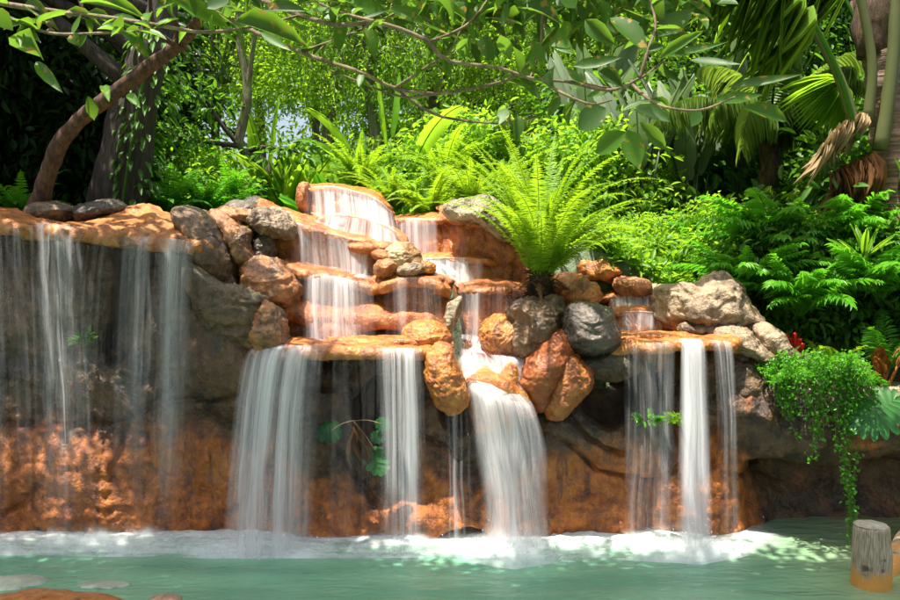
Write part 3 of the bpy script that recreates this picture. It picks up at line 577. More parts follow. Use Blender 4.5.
OUTL = {1: [(176,222),(176,208),(188,204),(205,207),(220,222),(232,243),(240,262),(238,283),(222,290),(208,280),(204,262),(198,240),(188,228)],
 2: [(212,212),(225,214),(243,226),(254,232),(256,250),(262,262),(258,276),(246,274),(236,258),(226,238)], 3: [(208,210),(225,206),(245,208),(262,215),(258,227),(240,226),(222,218)],
 8: [(240,266),(256,258),(280,262),(298,272),(302,290),(294,306),(278,306),(262,314),(248,302),(241,284)], 35: [(190,256),(206,270),(225,284),(250,290),(268,298),(280,314),(287,340),(284,352),(262,358),(240,350),(215,335),(195,308),(183,278)],
 36: [(264,300),(275,304),(285,320),(290,345),(283,353),(264,355),(251,346),(248,330),(255,312)], 22: [(425,354),(438,342),(452,345),(456,360),(463,378),(469,395),(468,405),(460,412),(448,414),(436,405),(428,388),(424,370)],
 28: [(553,328),(566,331),(573,352),(563,380),(554,400),(540,413),(524,398),(516,380),(526,358),(540,341)], 29: [(560,345),(575,352),(592,371),(592,387),(578,402),(562,419),(548,421),(543,402),(550,372)], 25: [(508,312),(514,302),(530,296),(552,296),(568,302),(572,315),(566,330),(556,345),(545,362),(530,364),(516,362),(506,350),(505,330)],
 26: [(560,318),(566,305),(580,298),(597,299),(610,309),(619,330),(621,345),(610,353),(592,356),(574,354),(563,342)], 31: [(654,302),(657,288),(670,280),(690,279),(708,272),(724,276),(742,292),(757,310),(766,323),(752,330),(728,335),(700,337),(680,330),(664,322),(655,314)],
 32: [(698,330),(714,322),(735,321),(748,330),(760,345),(775,358),(780,374),(762,372),(745,358),(725,350),(704,342)], 33: [(742,324),(760,321),(775,328),(785,343),(800,356),(803,368),(786,374),(768,366),(752,348)],
 34: [(708,354),(735,348),(758,358),(772,375),(780,400),(778,430),(765,452),(745,450),(726,432),(712,405),(704,378)], 37: [(440,212),(450,202),(466,197),(485,195),(498,201),(508,214),(514,236),(500,240),(484,228),(465,223),(450,221)],
 15: [(383,262),(386,250),(396,241),(408,242),(418,251),(426,268),(418,277),(400,278),(388,273)], 20: [(447,304),(462,296),(461,312),(455,326),(449,337),(442,334),(444,318)], 23: [(480,335),(484,320),(495,314),(512,315),(522,322),(518,340),(508,352),(490,354),(481,348)]}
for lb, box, Y, mt, dep, rot, sd, am in RK:
    big = (box[2] - box[0]) > 34
    cx, cy = (box[0] + box[2]) / 2, (box[1] + box[3]) / 2; w, h = (box[2] - box[0]) / 2, (box[3] - box[1]) / 2
    a = abs(R(rot)); # keep the box of the turned ellipse: solve semi-axes
    c2, s2 = math.cos(a) ** 2, math.sin(a) ** 2; det = c2 * c2 - s2 * s2
    if abs(det) > .12:
        A = (w * w * c2 - h * h * s2) / det; B = (h * h * c2 - w * w * s2) / det
        m = .22 * max(w, h) ** 2; A, B = max(A, m), max(B, m); w, h = math.sqrt(A), math.sqrt(B)
    w *= 1.07; h *= 1.07
    rock(lb, (cx - w, cy - h, cx + w, cy + h), Y, mt, dep, rot, sd, 6 if big and box[3] - box[1] > 30 else 5, am * 1.15, facets=9, group=None, name='boulder', outline=OUTL.get(sd))
# loose rocks along the back of the left ledge hide the ground edge
# stone kerb on the right and pool edge stones
def box_rough(name, label, cat, p0, p1, hgt, dep, mat, seed):
    a, b = W(*p0), W(*p1); n = 60; t = np.linspace(0, 1, n)[:, None]; L = a * (1 - t) + b * t
    prof = [(0, 0), (0, hgt * .5), (.015, hgt), (dep * .5, hgt * 1.02), (dep, hgt), (dep, 0)]
    V = np.stack([L + [0, q[0], q[1]] for q in prof], 1); V = V + .012 * np.stack([fbm(V * 6 + k * 9, seed + k, 3) for k in range(3)], -1)
    o = mk(name, V.reshape(-1, 3) - V.mean((0, 1)), None, gridq(n, 6), mat, ngons=[list(range(6)), list(range((n - 1) * 6, n * 6))[::-1]]); o.location = V.mean((0, 1)); return tag(o, label, cat)
box_rough('kerb_stone', 'thin pale stone coping along the planting bed at the right edge', 'kerb', (838, 391, 7.75), (1180, 391, 7.6), .035, .35, PALE, 3)
c = onwater(90, 601); rock('', (0, 0, 10, 10), 5, ORANGE, name='x') if False else None
def flatrock(label, x0, x1, py, hh, mat, seed, yd=.25, sub=5):
    a, b = onwater(x0, py), onwater(x1, py); V, F = ICO[sub]; r = (b[0] - a[0]) / 2
    V = V * [r, yd, hh]; k = min(r, yd); V = V + unit(V) * (k * .22 * fbm(V / k * 1.2 + seed, seed, 4))[:, None] * [1, 1, .25]
    o = mk('stone', V, F, None, mat); o.location = (a + b) / 2; return tag(o, label, 'stone')
PALEW = rockmat('pale_wet_stone', (.30, .36, .27), (.48, .52, .40), -.6, .6, .1, bump=.4)
flatrock('low orange stone breaking the water at the bottom edge, left', -30, 120, 604, .06, ORANGE, 3, .22)
flatrock('small pinkish stone next to the low orange stone at the bottom edge', 146, 182, 602, .045, rockmat('pinkish', (.4, .25, .15), (.55, .4, .28), .3), 5, .1, 4)
flatrock('pale pointed stone just breaking the green water at the left edge', -40, 48, 583, .035, PALEW, 6, .16)
flatrock('pale flat stone awash in the green water, right of the pointed one', 76, 132, 585, .018, PALEW, 7, .08)
# posts
pb = onwater(872, 585); rpx = pb[1] / FPX; ph = 62 * rpx
acc = Acc(); zz = np.linspace(-.3, ph, 30); P = np.c_[pb[0] + .02 * (zz / ph) * -1, np.full(30, pb[1]), zz]
tube(acc, P, np.interp(zz, [-.3, 0, ph * .5, ph * .97, ph], [20.5, 19.8, 18.8, 17.2, 16.4]) * rpx, 40, rough=.07, seed=3)
post = acc.build('body', POST, None, pb); 
pe = empty('wooden_post', pb, 'weathered wooden post standing in the water at the right, orange at its foot', 'post'); post.parent = pe; post.location = (0, 0, 0)
n = 40; th = np.arange(n) / n * 2 * np.pi; V = [(-.02, 0, ph + .012)]
for rr in (.4, .8, 1.0):
    V += [(-.02 + 16.3 * rpx * rr * math.cos(t), 16.3 * rpx * rr * math.sin(t), ph + .012 - (.008 if rr == 1 else 0) + .002 * math.sin(7 * t)) for t in th]
T = [(0, 1 + i, 1 + (i + 1) % n) for i in range(n)]; Q = [(1 + k * n + i, 1 + (k + 1) * n + i, 1 + (k + 1) * n + (i + 1) % n, 1 + k * n + (i + 1) % n) for k in (0, 1) for i in range(n)]
CUT = barkmat('cut_wood', (.34, .29, .2), (.52, .47, .36), (5, 5, 5)); mk('cut_top', V, T, Q, CUT, pe)
acc = Acc(); a = onwater(886, 572); b = W(915, 528, a[1] + .25); a = a - (b - a) * .35; c0 = (a + b) / 2
tube(acc, [a, c0, b + (b - a) * .4], [.085, .09, .095], 24, 20, rough=.08, seed=9)
tag(acc.build('leaning_log', POST, None, c0), 'grey log leaning out of the water right behind the wooden post', 'log').location = c0
# ------------------------------------------------------------------ water
F1 = fall
fall('dense fall over the left ledge, nearer the left edge', [(30, 222, 7.68), (55, 225, 7.66), (86, 229, 7.58)], [(30, 538, 7.42), (62, 540, 7.4), (96, 540, 7.38)], [.4, .68, .75, .75, .4], 2, 1, FALLT, ddown=.22, vfade=(0, .2))
fall('very thin veil at the far left of the left ledge', [(-30, 220, 7.76), (0, 224, 7.7), (36, 228, 7.66)], [(-30, 538, 7.5), (0, 538, 7.5), (38, 538, 7.45)], [.1, .25, .12, .25], 2, 2, FALLT, ddown=.4, vfade=(0, .3))
fall('slanting thin trickles between the two left falls', [(88, 234, 7.6), (108, 236, 7.6), (128, 238, 7.6)], [(66, 500, 7.42), (90, 500, 7.42), (116, 500, 7.4)], [.2, .45, .3], 1, 3, FALLT, ddown=.3, vfade=(0, .3))
fall('wide thin veil over the right half of the left ledge', [(112, 236, 7.6), (150, 238, 7.6), (180, 241, 7.6), (206, 247, 7.66)], [(98, 538, 7.4), (130, 538, 7.35), (164, 538, 7.35), (196, 538, 7.4)], [.22, .35, .48, .58, .45, .25], 2, 4, FALLT, ddown=.2, vfade=(0, .25))
fall('bulging white fall at the left end of the broad middle ledge', [(250, 347, 7.72), (272, 346, 7.52), (300, 347, 7.45), (332, 348, 7.42)], [(216, 538, 7.32), (250, 540, 7.2), (284, 541, 7.2), (316, 541, 7.28)], [.8, 1, .95, .8, .7, .4], 3, 5, FALLT, ddown=.72)
fall('faint trickles in front of the large-leaved creeper', [(332, 351, 7.42), (352, 351, 7.42), (378, 351, 7.42)], [(325, 540, 7.3), (348, 540, 7.3), (374, 540, 7.3)], [.3, .2, .1, .25], 1, 6, FALLT, ddown=.55, fan=False)
fall('narrow straight fall right of the large-leaved creeper', [(376, 350, 7.42), (400, 350, 7.4), (424, 351, 7.42)], [(376, 540, 7.25), (402, 541, 7.22), (430, 541, 7.26)], [.4, .6, 1, .8, .45], 2, 7, FALLT, ddown=.62)
# main chute and fall
rows = [WL([(452, 346, 8.05), (470, 347, 8.02), (492, 349, 8.0)]), WL([(455, 358, 7.86), (476, 362, 7.8), (500, 366, 7.78)]), WL([(458, 374, 7.62), (480, 378, 7.56), (510, 382, 7.56)]),
        WL([(462, 386, 7.46), (492, 391, 7.34), (530, 399, 7.42)]), WL([(466, 400, 7.36), (500, 405, 7.22), (538, 414, 7.32)]), WL([(470, 440, 7.27), (506, 440, 7.22), (548, 445, 7.24)]), WL([(480, 490, 7.2), (514, 490, 7.19), (550, 490, 7.18)]), WL([(478, 541, 7.27), (518, 543, 7.17), (558, 542, 7.27)])]
rows[-1] = rows[-1] * [1, 1, 0] + [0, 0, -.03]; rows[-2][:, 2] -= .10; rows[-3][:, 2] -= .03
dn = [[.6, .8, .5], [.9, 1, .7], [.95, 1, .9], [.9, 1, 1, .9], [.6, .9, 1, .9, .7], [.45, .85, 1, .9, .6], [.4, .8, .95, .85, .6], [.4, .75, .9, .8, .6]]
e = empty('waterfall', W(515, 541, 7.0), 'heaviest white fall, dropping from the chute right of the orange tongue rock', 'waterfall', 'falls of white water')
for k in range(3):
    o, c = sheet(rows, dn, 80, 110, 30 + k, (0, .05 * k, -.01 * k), FALL, 'water_sheet', None, (0, 0), .06); o.location = c - W(515, 541, 7.0); o.parent = e
fall('thin trickles left of the heaviest fall, under the orange tongue rock', [(440, 410, 7.42), (455, 405, 7.42), (470, 395, 7.4)], [(438, 540, 7.3), (456, 541, 7.3), (478, 541, 7.25)], [.35, .6, .65], 1, 9, FALLT, fan=False)
fall('short wet fall over the two smooth bumps', [(486, 354, 7.88), (510, 355, 7.82), (540, 357, 7.86)], [(494, 396, 7.6), (515, 398, 7.5), (540, 402, 7.55)], [.7, .55, .5, .5, .3], 2, 10, FALL)
fall('fine veil over the left half of the wide right-hand ledge', [(624, 347, 7.53), (650, 345, 7.46), (678, 344, 7.44)], [(628, 540, 7.38), (652, 541, 7.35), (680, 542, 7.33)], [.7, .35, .5, .55, .6], 2, 11, FALLT, ddown=.7, fan=False)
fall('bright narrow fall in the middle of the wide right-hand ledge', [(678, 341, 7.46), (690, 341, 7.44), (703, 341, 7.45)], [(678, 543, 7.22), (698, 544, 7.2), (718, 543, 7.24)], [.5, .9, .95, .8, .4], 3, 12, FALL, ddown=.85)
fall('thin slanting fall at the right end of the wide right-hand ledge', [(710, 342, 7.48), (722, 342, 7.5), (732, 343, 7.55)], [(726, 538, 7.35), (736, 538, 7.35), (746, 537, 7.38)], [.55, .95, .85, .5], 2, 13, FALLT, ddown=.5)
# upper cascade
fall('topmost white fall of the cascade', [(304, 187, 9.55), (330, 186, 9.38), (352, 190, 9.35), (375, 198, 9.34), (390, 210, 9.4), (396, 218, 9.5)], [(305, 218, 9.45), (330, 219, 9.28), (352, 220, 9.24), (378, 226, 9.2), (396, 240, 9.22), (402, 246, 9.3)], [.7, .8, 1, .8, 1, 1, 1], 2, 14, FALL, fan=False, back=.5)
fall('white fall on the low wet step under the topmost fall', [(314, 217, 9.22), (335, 214, 9.1), (360, 217, 9.06), (385, 225, 9.03), (406, 240, 9.0)], [(300, 232, 9.02), (335, 238, 9.0), (362, 242, 8.95), (388, 248, 8.9), (412, 262, 8.9)], [.5, 1, .7, 1, 1, 1], 2, 15, FALL, fan=False, back=.3)
fall('short fall over the sloping upper ledge', [(284, 218, 8.72), (300, 224, 8.68), (335, 234, 8.63), (362, 241, 8.6), (380, 248, 8.62)], [(290, 265, 8.6), (304, 270, 8.55), (336, 274, 8.5), (362, 277, 8.48), (380, 281, 8.5)], [.05, .5, .7, .35, .3, .8, .75, .3], 2, 16, FALL, fan=False, back=.35)
fall('pleated white fall over the straight upper ledge', [(386, 220, 9.5), (405, 219, 9.45), (425, 219, 9.42), (443, 218, 9.42)], [(388, 258, 9.36), (406, 259, 9.3), (426, 259, 9.3), (444, 258, 9.32)], [.8, .4, .55, .7, .5, .85, .5], 2, 17, FALL, fan=False)
fall('short white fall on the low step below the red brown face', [(405, 260, 9.12), (435, 258, 9.03), (468, 258, 8.98), (490, 261, 8.98)], [(410, 284, 8.8), (436, 285, 8.8), (466, 284, 8.8), (488, 284, 8.85)], [1, .9, .7, .6, .5, .3], 2, 18, FALL, fan=False, back=.35)
fall('thin white strings under the ledge left of the small golden boulders', [(296, 270, 8.26), (325, 275, 8.18), (350, 280, 8.13), (372, 285, 8.14)], [(294, 344, 8.02), (322, 346, 7.98), (350, 347, 7.95), (376, 345, 7.95)], [.15, .25, .9, .4, .8, .5, .2, .2], 2, 19, FALL, fan=True, ddown=.9)
fall('sparse trickles under the scalloped ledge', [(376, 285, 8.12), (400, 279, 8.0), (425, 279, 7.98), (447, 285, 8.02)], [(378, 342, 7.95), (400, 340, 7.88), (425, 340, 7.88), (447, 338, 7.92)], [.25, .1, .3, .1, .35, .25], 1, 20, FALL, fan=False)
fall('trickles under the short frilled ledge', [(458, 292, 8.32), (480, 289, 8.24), (505, 288, 8.22), (524, 291, 8.28)], [(458, 346, 8.15), (482, 348, 8.1), (505, 346, 8.1), (520, 330, 8.15)], [.2, .6, .15, .15, .5, .2], 1, 21, FALL, fan=False)
fall('short fall over the orange step behind the wide right-hand ledge', [(614, 312, 8.38), (640, 311, 8.3), (664, 313, 8.3)], [(614, 333, 8.3), (640, 333, 8.22), (664, 333, 8.24)], [.3, .55, .5, .55, .3], 2, 22, FALL, fan=False, back=.25)
fall('short fall over the highest small step on the right', [(610, 297, 8.8), (632, 295, 8.7), (655, 296, 8.74)], [(608, 311, 8.62), (634, 311, 8.55), (658, 311, 8.6)], [.6, .85, .8, .85, .6], 2, 23, FALL, fan=False, back=.3)
fall('wet film running down the front of the left boulder at the head of the ridge', [(252, 203, 9.1), (270, 207, 9.0), (292, 213, 8.85)], [(262, 212, 8.8), (280, 220, 8.68), (300, 226, 8.66)], [.5, .95, .8, .5], 2, 24, FALL, fan=False, back=.5)
def film(label, rows, dens, seed, nv=30, nu=60, mat=FALL):
    R_ = [WL(r) for r in rows]; c0 = np.mean(np.vstack(R_), 0); o, c = sheet(R_, dens, nv, nu, seed, (0, 0, 0), mat, 'water_film', None, (.15, .1), .0); o.location = c
    return tag(o, label, 'water', 'white water running over the ledges')
film('white water spread over the left end of the broad middle ledge', [[(262, 336, 8.3), (300, 335, 8.3), (345, 335, 8.3)], [(252, 345, 7.85), (290, 344, 7.8), (335, 345, 7.8)], [(248, 350, 7.66), (285, 349, 7.44), (335, 351, 7.4)]], [[.7, .9, .7], [.9, 1, .5], [.9, .8, .4]], 41)
film('white water in the corner above the chute', [[(452, 334, 8.4), (475, 334, 8.4), (500, 338, 8.35)], [(450, 342, 8.15), (474, 343, 8.12), (500, 346, 8.1)], [(450, 350, 7.98), (474, 353, 7.92), (502, 355, 7.88)]], [[.4, .6, .3], [.8, .9, .5], [.9, 1, .5]], 42)
film('white water below the straight upper ledge', [[(392, 252, 9.5), (420, 254, 9.5), (470, 254, 9.5)], [(396, 257, 9.3), (425, 257, 9.28), (485, 257, 9.25)], [(400, 262, 9.1), (432, 259, 9.03), (490, 262, 8.95)]], [[.9, .9, .3], [1, 1, .6], [1, 1, .6]], 43)
film('white water at the head of the ledge left of the golden boulders', [[(292, 262, 8.8), (330, 266, 8.75), (372, 272, 8.75)], [(290, 268, 8.4), (330, 273, 8.3), (372, 280, 8.25)]], [[.4, .8, .8], [.3, .6, .6]], 44)
film('white water running down beside the small golden boulders', [[(402, 250, 9.1), (420, 255, 9.05), (440, 262, 9.0)], [(425, 266, 8.72), (440, 268, 8.7), (458, 272, 8.65)], [(436, 276, 8.4), (448, 279, 8.4), (462, 284, 8.4)]], [[1, 1, .9], [.8, 1, .8], [.4, .8, .6]], 45)
film('white water on top of the wide right-hand ledge', [[(640, 331, 8.3), (670, 331, 8.3), (710, 332, 8.3)], [(650, 337, 7.85), (680, 337, 7.82), (716, 338, 7.85)], [(660, 343, 7.47), (688, 342, 7.43), (724, 343, 7.47)]], [[.4, .5, .3], [.3, .6, .3], [.3, .8, .4]], 46)
# foam along the foot of the cliff: froth spread on the water and low soft spray above it
xs = np.linspace(-5.6, 3.3, 260); yy = np.linspace(6.55, 8.45, 80); X, Yg = np.meshgrid(xs, yy, indexing='ij')
pxs = 450 + xs / 7.6 * FPX
edge = np.interp(pxs, [-300, 0, 100, 230, 330, 420, 470, 520, 580, 640, 700, 760, 800, 860], [7.62, 7.62, 7.6, 7.56, 7.5, 7.52, 7.4, 7.28, 7.38, 7.54, 7.36, 7.46, 7.72, 8.0])
D = ss(-.12, .55, (Yg - edge[:, None] + .16 * fbm(np.stack([X * 2.2, Yg * 3, 0 * X], -1), 71, 4))) ** 1.3 * (1.0 + .45 * fbm(np.stack([X * 2, Yg * 3, 0 * X], -1), 72, 3)); D *= ss(3.25, 2.6, X)
Zf = .018 + .022 * D * (1 + .6 * fbm(np.stack([X * 3, Yg * 5, 0 * X], -1), 73, 3))
tag(mk('foam', np.stack([X, Yg, Zf], -1).reshape(-1, 3), None, gridq(len(xs), len(yy)), FOAM, None, {'flow': np.stack([X, Yg, 0 * X], -1).reshape(-1, 3), 'dens': D.ravel()}), 'white foam spread along the foot of the cliff', None, None, 'stuff')
def spraymat():
    m, nt, nd, ln, out = nmat('spray'); d = nd('ShaderNodeAttribute', _attribute_name='dens').outputs['Fac']; fl = nd('ShaderNodeAttribute', _attribute_name='flow')
    mp = nd('ShaderNodeMapping'); mp.inputs['Scale'].default_value = (7, 9, 1); ln(fl.outputs['Vector'], mp.inputs[0])
    n = nd('ShaderNodeTexNoise', Scale=1.0, Detail=5.0, Roughness=.6); ln(mp.outputs[0], n.inputs['Vector'])
    al = math_(nd, ln, 'MULTIPLY', ramp(nd, ln, math_(nd, ln, 'ADD', n.outputs['Fac'], math_(nd, ln, 'MULTIPLY', d, .5)), .45, 1.0), math_(nd, ln, 'MULTIPLY', d, 1.6, clamp=True)); al = math_(nd, ln, 'MULTIPLY', al, .95)
    df = nd('ShaderNodeBsdfDiffuse'); df.inputs[0].default_value = (.95, .97, .97, 1); tr = nd('ShaderNodeBsdfTranslucent'); tr.inputs[0].default_value = (.95, .97, .97, 1)
    mx = nd('ShaderNodeMixShader', Fac=.5); ln(df.outputs[0], mx.inputs[1]); ln(tr.outputs[0], mx.inputs[2]); tp = nd('ShaderNodeBsdfTransparent'); m2 = nd('ShaderNodeMixShader')
    ln(al, m2.inputs[0]); ln(tp.outputs[0], m2.inputs[1]); ln(mx.outputs[0], m2.inputs[2]); ln(m2.outputs[0], out.inputs[0]); return m
SPRAY = spraymat(); VV = []; QQ = []; FL = []; DD = []; n0 = 0
for k in range(6):
    n, m = 300, 12; x = np.linspace(-5.5, 3.0, n); pxs = 450 + x / 7.4 * FPX
    hh = np.interp(pxs, [-300, 0, 60, 150, 230, 270, 330, 400, 450, 520, 560, 620, 690, 715, 760, 830], [.13, .13, .15, .12, .11, .14, .08, .13, .1, .26, .12, .06, .22, .2, .06, 0]) * (.8 + .5 * vnoise(np.c_[x * 2.5, 0 * x + k, 0 * x], k))
    yb = np.interp(pxs, [-300, 240, 420, 515, 600, 700, 800], [7.78, 7.68, 7.66, 7.42, 7.66, 7.56, 7.85]) + .09 * (k - 2) 
    v = np.linspace(0, 1, m)[None]; Yv = yb[:, None] + .05 * v + .04 * fbm(np.stack([x[:, None] * 2 + 0 * v, v * 1.5 + 0 * x[:, None], 0 * v + k + 0 * x[:, None]], -1), k + 9, 2)
    V = np.stack([x[:, None] + 0 * v, Yv, v * hh[:, None] * 1.25 - .02], -1); d = (1 - v) ** 1.3 * ss(.0, .08, hh)[:, None] * (1.0 + .3 * vnoise(np.c_[x * 1.7, 0 * x + k * 5, 0 * x], 3))[:, None]
    VV.append(V.reshape(-1, 3)); QQ.append(gridq(n, m) + n0); n0 += n * m; DD.append(np.clip(d, 0, 1).ravel()); FL.append(np.stack([V[..., 0], V[..., 2], 0 * V[..., 0] + k * 9], -1).reshape(-1, 3))
tag(mk('spray', np.vstack(VV), None, np.vstack(QQ), SPRAY, None, {'flow': np.vstack(FL), 'dens': np.concatenate(DD)}), 'soft white spray hanging over the water where the falls land', None, None, 'stuff')

g = np.random.default_rng(91); V = []; F = []; ov, of = ICO[3]; tv, tf = icos(1); n0 = 0
for cx, Yc, cnt, sp, hh in ((520, 6.95, 80, .28, .30), (698, 7.15, 80, .16, .34), (265, 7.2, 50, .35, .22), (402, 7.2, 25, .2, .2), (736, 7.3, 20, .12, .2), (60, 7.38, 15, .25, .15), (655, 7.3, 20, .2, .15)):
    c = onwater(cx, 541); 
    for i in range(cnt):
        u = abs(g.normal(0, .45)); rr = g.uniform(.0018, .0048); V.append(tv * [rr, rr, rr * g.uniform(1, 2.6)] + [ (cx - 450) / FPX * (Yc + .38) + g.normal(0, sp), Yc + .38 - abs(g.normal(0, .09)) + .03, .05 + hh * u]); F.append(tf + n0); n0 += len(tv)
dm, nt_, nd_, ln_, out_ = nmat('droplet'); b_ = nd_('ShaderNodeBsdfPrincipled', Roughness=.08); b_.inputs['Base Color'].default_value = (.92, .94, .95, 1); ln_(b_.outputs[0], out_.inputs[0])
tag(mk('splash_droplets', np.vstack(V), np.vstack(F), None, dm), 'fine droplets thrown up where the falls strike the pool', None, None, 'stuff')
# ------------------------------------------------------------------ vegetation
def Wb(px, py, Y): return W(px, py, Y)
def on_ground(px, Y): 
    x = (px - 450) / FPX * Y; return np.array([x, Y, float(gz(x, max(Y, 9.2)))])
def frond(al, st, base, az, el0, L, droop, npair, plen, pwid, T=PINNA, ang=68, sag=.2, rnd=.5, rad=.006, prof='fern', s0=.08, pw=1.3, roll=0, jit=.05):
    n = 22; s = np.linspace(0, 1, n); el = R(el0) - R(droop) * s ** pw; h = np.array([math.cos(az), math.sin(az), 0])
    D = h * np.cos(el)[:, None] + np.array([0, 0, 1]) * np.sin(el)[:, None]; P = np.asarray(base) + np.vstack([[0, 0, 0], np.cumsum(D[:-1] * L / (n - 1), 0)])
    Sd = np.array([-math.sin(az), math.cos(az), 0]); P = P + Sd * (roll * s ** 2 * L)[:, None]; 
    q = np.linspace(s0, .995, npair); Pq = np.stack([np.interp(q, s, P[:, c]) for c in range(3)], 1); Dq = unit(np.stack([np.interp(q, s, D[:, c]) for c in range(3)], 1))
    Nq = unit(np.cross(Dq, np.broadcast_to(Sd, Dq.shape)) * -1); Nq = np.where(Nq[:, 2:3] < 0, Nq, Nq)
    if prof == 'fern': pr = np.clip(np.sin(np.clip((q * .92 + .08), 0, 1) ** .62 * math.pi), .05, 1) ** .75
    elif prof == 'palm': pr = (.35 + .65 * np.sin(np.clip(q * 1.05, 0, 1) ** .8 * math.pi * .93)) 
    else: pr = np.clip(np.sin((q * .9 + .1) ** .8 * math.pi), .2, 1) ** .6
    a = R(ang) * (1 - .45 * q ** 3)
    for sg in (-1, 1):
        d = Dq * np.cos(a)[:, None] + Sd * sg * np.sin(a)[:, None] - np.array([0, 0, sag]) + rng.normal(0, jit, (npair, 3))
        leaves(al, Pq, d, -Nq if False else np.cross(Dq, Sd * -1) * -1, plen * pr * (1 + rng.normal(0, .06, npair)), pwid * (.55 + .45 * pr), T, np.clip(rnd + rng.normal(0, .12, npair), 0, 1))
    if st is not None: tube(st, P, rad * (1 - .8 * s), 5, rnd=rnd)
    return P
def fern(name, label, base, n, L, lm, cat='fern', el=(35, 85), droop=(50, 110), npair=46, plen=.11, pwid=.02, ang=72, T=PINNA, prof='fern', group=None, azr=(0, 2 * math.pi), stalk=None, sag=.15, rad=.006, r0=.03, s0=.08, pw=1.3, rnd=(.2, .9), stm=None, jit=.12):
    al, st = Acc(), Acc()
    for i in range(n):
        az = azr[0] + (azr[1] - azr[0]) * (i + rng.random()) / n; e = rng.uniform(*el); l = L * rng.uniform(.55, 1.08)
        b = np.asarray(base) + np.array([math.cos(az), math.sin(az), 0]) * r0 + [0, 0, rng.uniform(0, .04)]
        frond(al, st, b, az, e, l, rng.uniform(*droop), npair, plen * l / L, pwid, T, ang, sag, rng.uniform(*rnd), rad, prof, s0, pw, rng.uniform(-.28, .28), jit)
    e = empty(name, base, label, cat, group)
    a = al.build('fronds', lm, e, base); b = st.build('stalks', stm or lm, e, base)
    if stalk:
        k = Acc(); tube(k, [[0, 0, -stalk[1]], [.01, 0, -stalk[1] * .5], [0, 0, .04]], [stalk[0] * .8, stalk[0], stalk[0] * 1.05], 14, 14, rough=.35, seed=5)
        th = rng.random(260) * 2 * math.pi; zz = rng.uniform(-stalk[1], .06, 260)
        leaves(k, np.c_[np.cos(th) * stalk[0] * .9, np.sin(th) * stalk[0] * .9, zz], np.c_[np.cos(th) * .7, np.sin(th) * .7, rng.uniform(-.6, 1.3, 260)], [0, 0, 1], rng.uniform(.05, .13, 260), .008, LANCE)
        k.build('crown', FIBRE, e)
    return e
def crownpts(n, c, r, seed, hollow=.35):
    g = np.random.default_rng(seed); d = unit(g.normal(size=(n, 3))); q = (hollow + (1 - hollow) * g.random(n) ** .5)[:, None]; return np.asarray(c) + d * q * np.asarray(r)
def clumps(acc, C, per, rad, L, Wd, T=SMALL, seed=0, droop=.4, up=.9):
    g = np.random.default_rng(seed + 50); n = len(C) * per; P = np.repeat(C, per, 0); off = g.normal(0, 1, (n, 3)) * rad * [1, 1, .6]
    D = unit(off) + g.normal(0, .5, (n, 3)) - [0, 0, droop]; N = g.normal(0, .55, (n, 3)) + [0, 0, up]; tone = np.repeat(g.random(len(C)), per)
    leaves(acc, P + off, D, N, L * g.uniform(.65, 1.25, n), Wd * g.uniform(.7, 1.2, n), T, np.clip(tone * .6 + g.random(n) * .4, 0, 1))
def tree(label, base, H, cc, cr_, nl, nc, per, rad, L, Wd, lm, bm_, tr, name='broadleaf_tree', seed=0, T=SMALL, lean=(0, 0), group=None, hollow=.35, cat='tree', trunk=None, droop=.4):
    g = np.random.default_rng(seed); base = np.asarray(base, float); C = crownpts(nc, np.asarray(cc), cr_, seed, hollow); wood, al = Acc(), Acc()
    tp = np.array([lean[0], lean[1], H]); P = trunk if trunk is not None else np.array([[0, 0, -.3], tp * .3 + [g.normal(0, .08), 0, 0], tp * .65 + [g.normal(0, .15), 0, 0], tp])
    P = cr(P, 24); tube(wood, P, np.linspace(tr, tr * .35, 24), 12, rough=.15, seed=seed)
    E = crownpts(nl, np.asarray(cc), np.asarray(cr_) * .6, seed + 1, .5)
    for e in E:
        k = g.integers(8, 23); a = P[k]; m = (a + e) / 2 + [0, 0, g.uniform(-.1, .15) * H * .2]; tube(wood, [a, m, e], [tr * .32, tr * .2, tr * .07], 6, 10)
    for c in C[::2]:
        e = E[np.argmin(((E - c) ** 2).sum(1))]; tube(wood, [e, (e + c) / 2 + g.normal(0, rad * .3, 3), c], [tr * .07, tr * .05, tr * .02], 4, 5)
    clumps(al, C, per, rad, L, Wd, T, seed, droop); e = empty(name, base, label, cat, group); wood.build('trunk', bm_, e); al.build('crown', lm, e); return e
def mv(e, base, s=1.0, rz=0.0, label=None):
    c = copy_tree(e); c.location = [float(v) for v in base]; c.scale = (s, s, s); c.rotation_euler = (0, 0, rz)
    if label: c['label'] = label
    return c
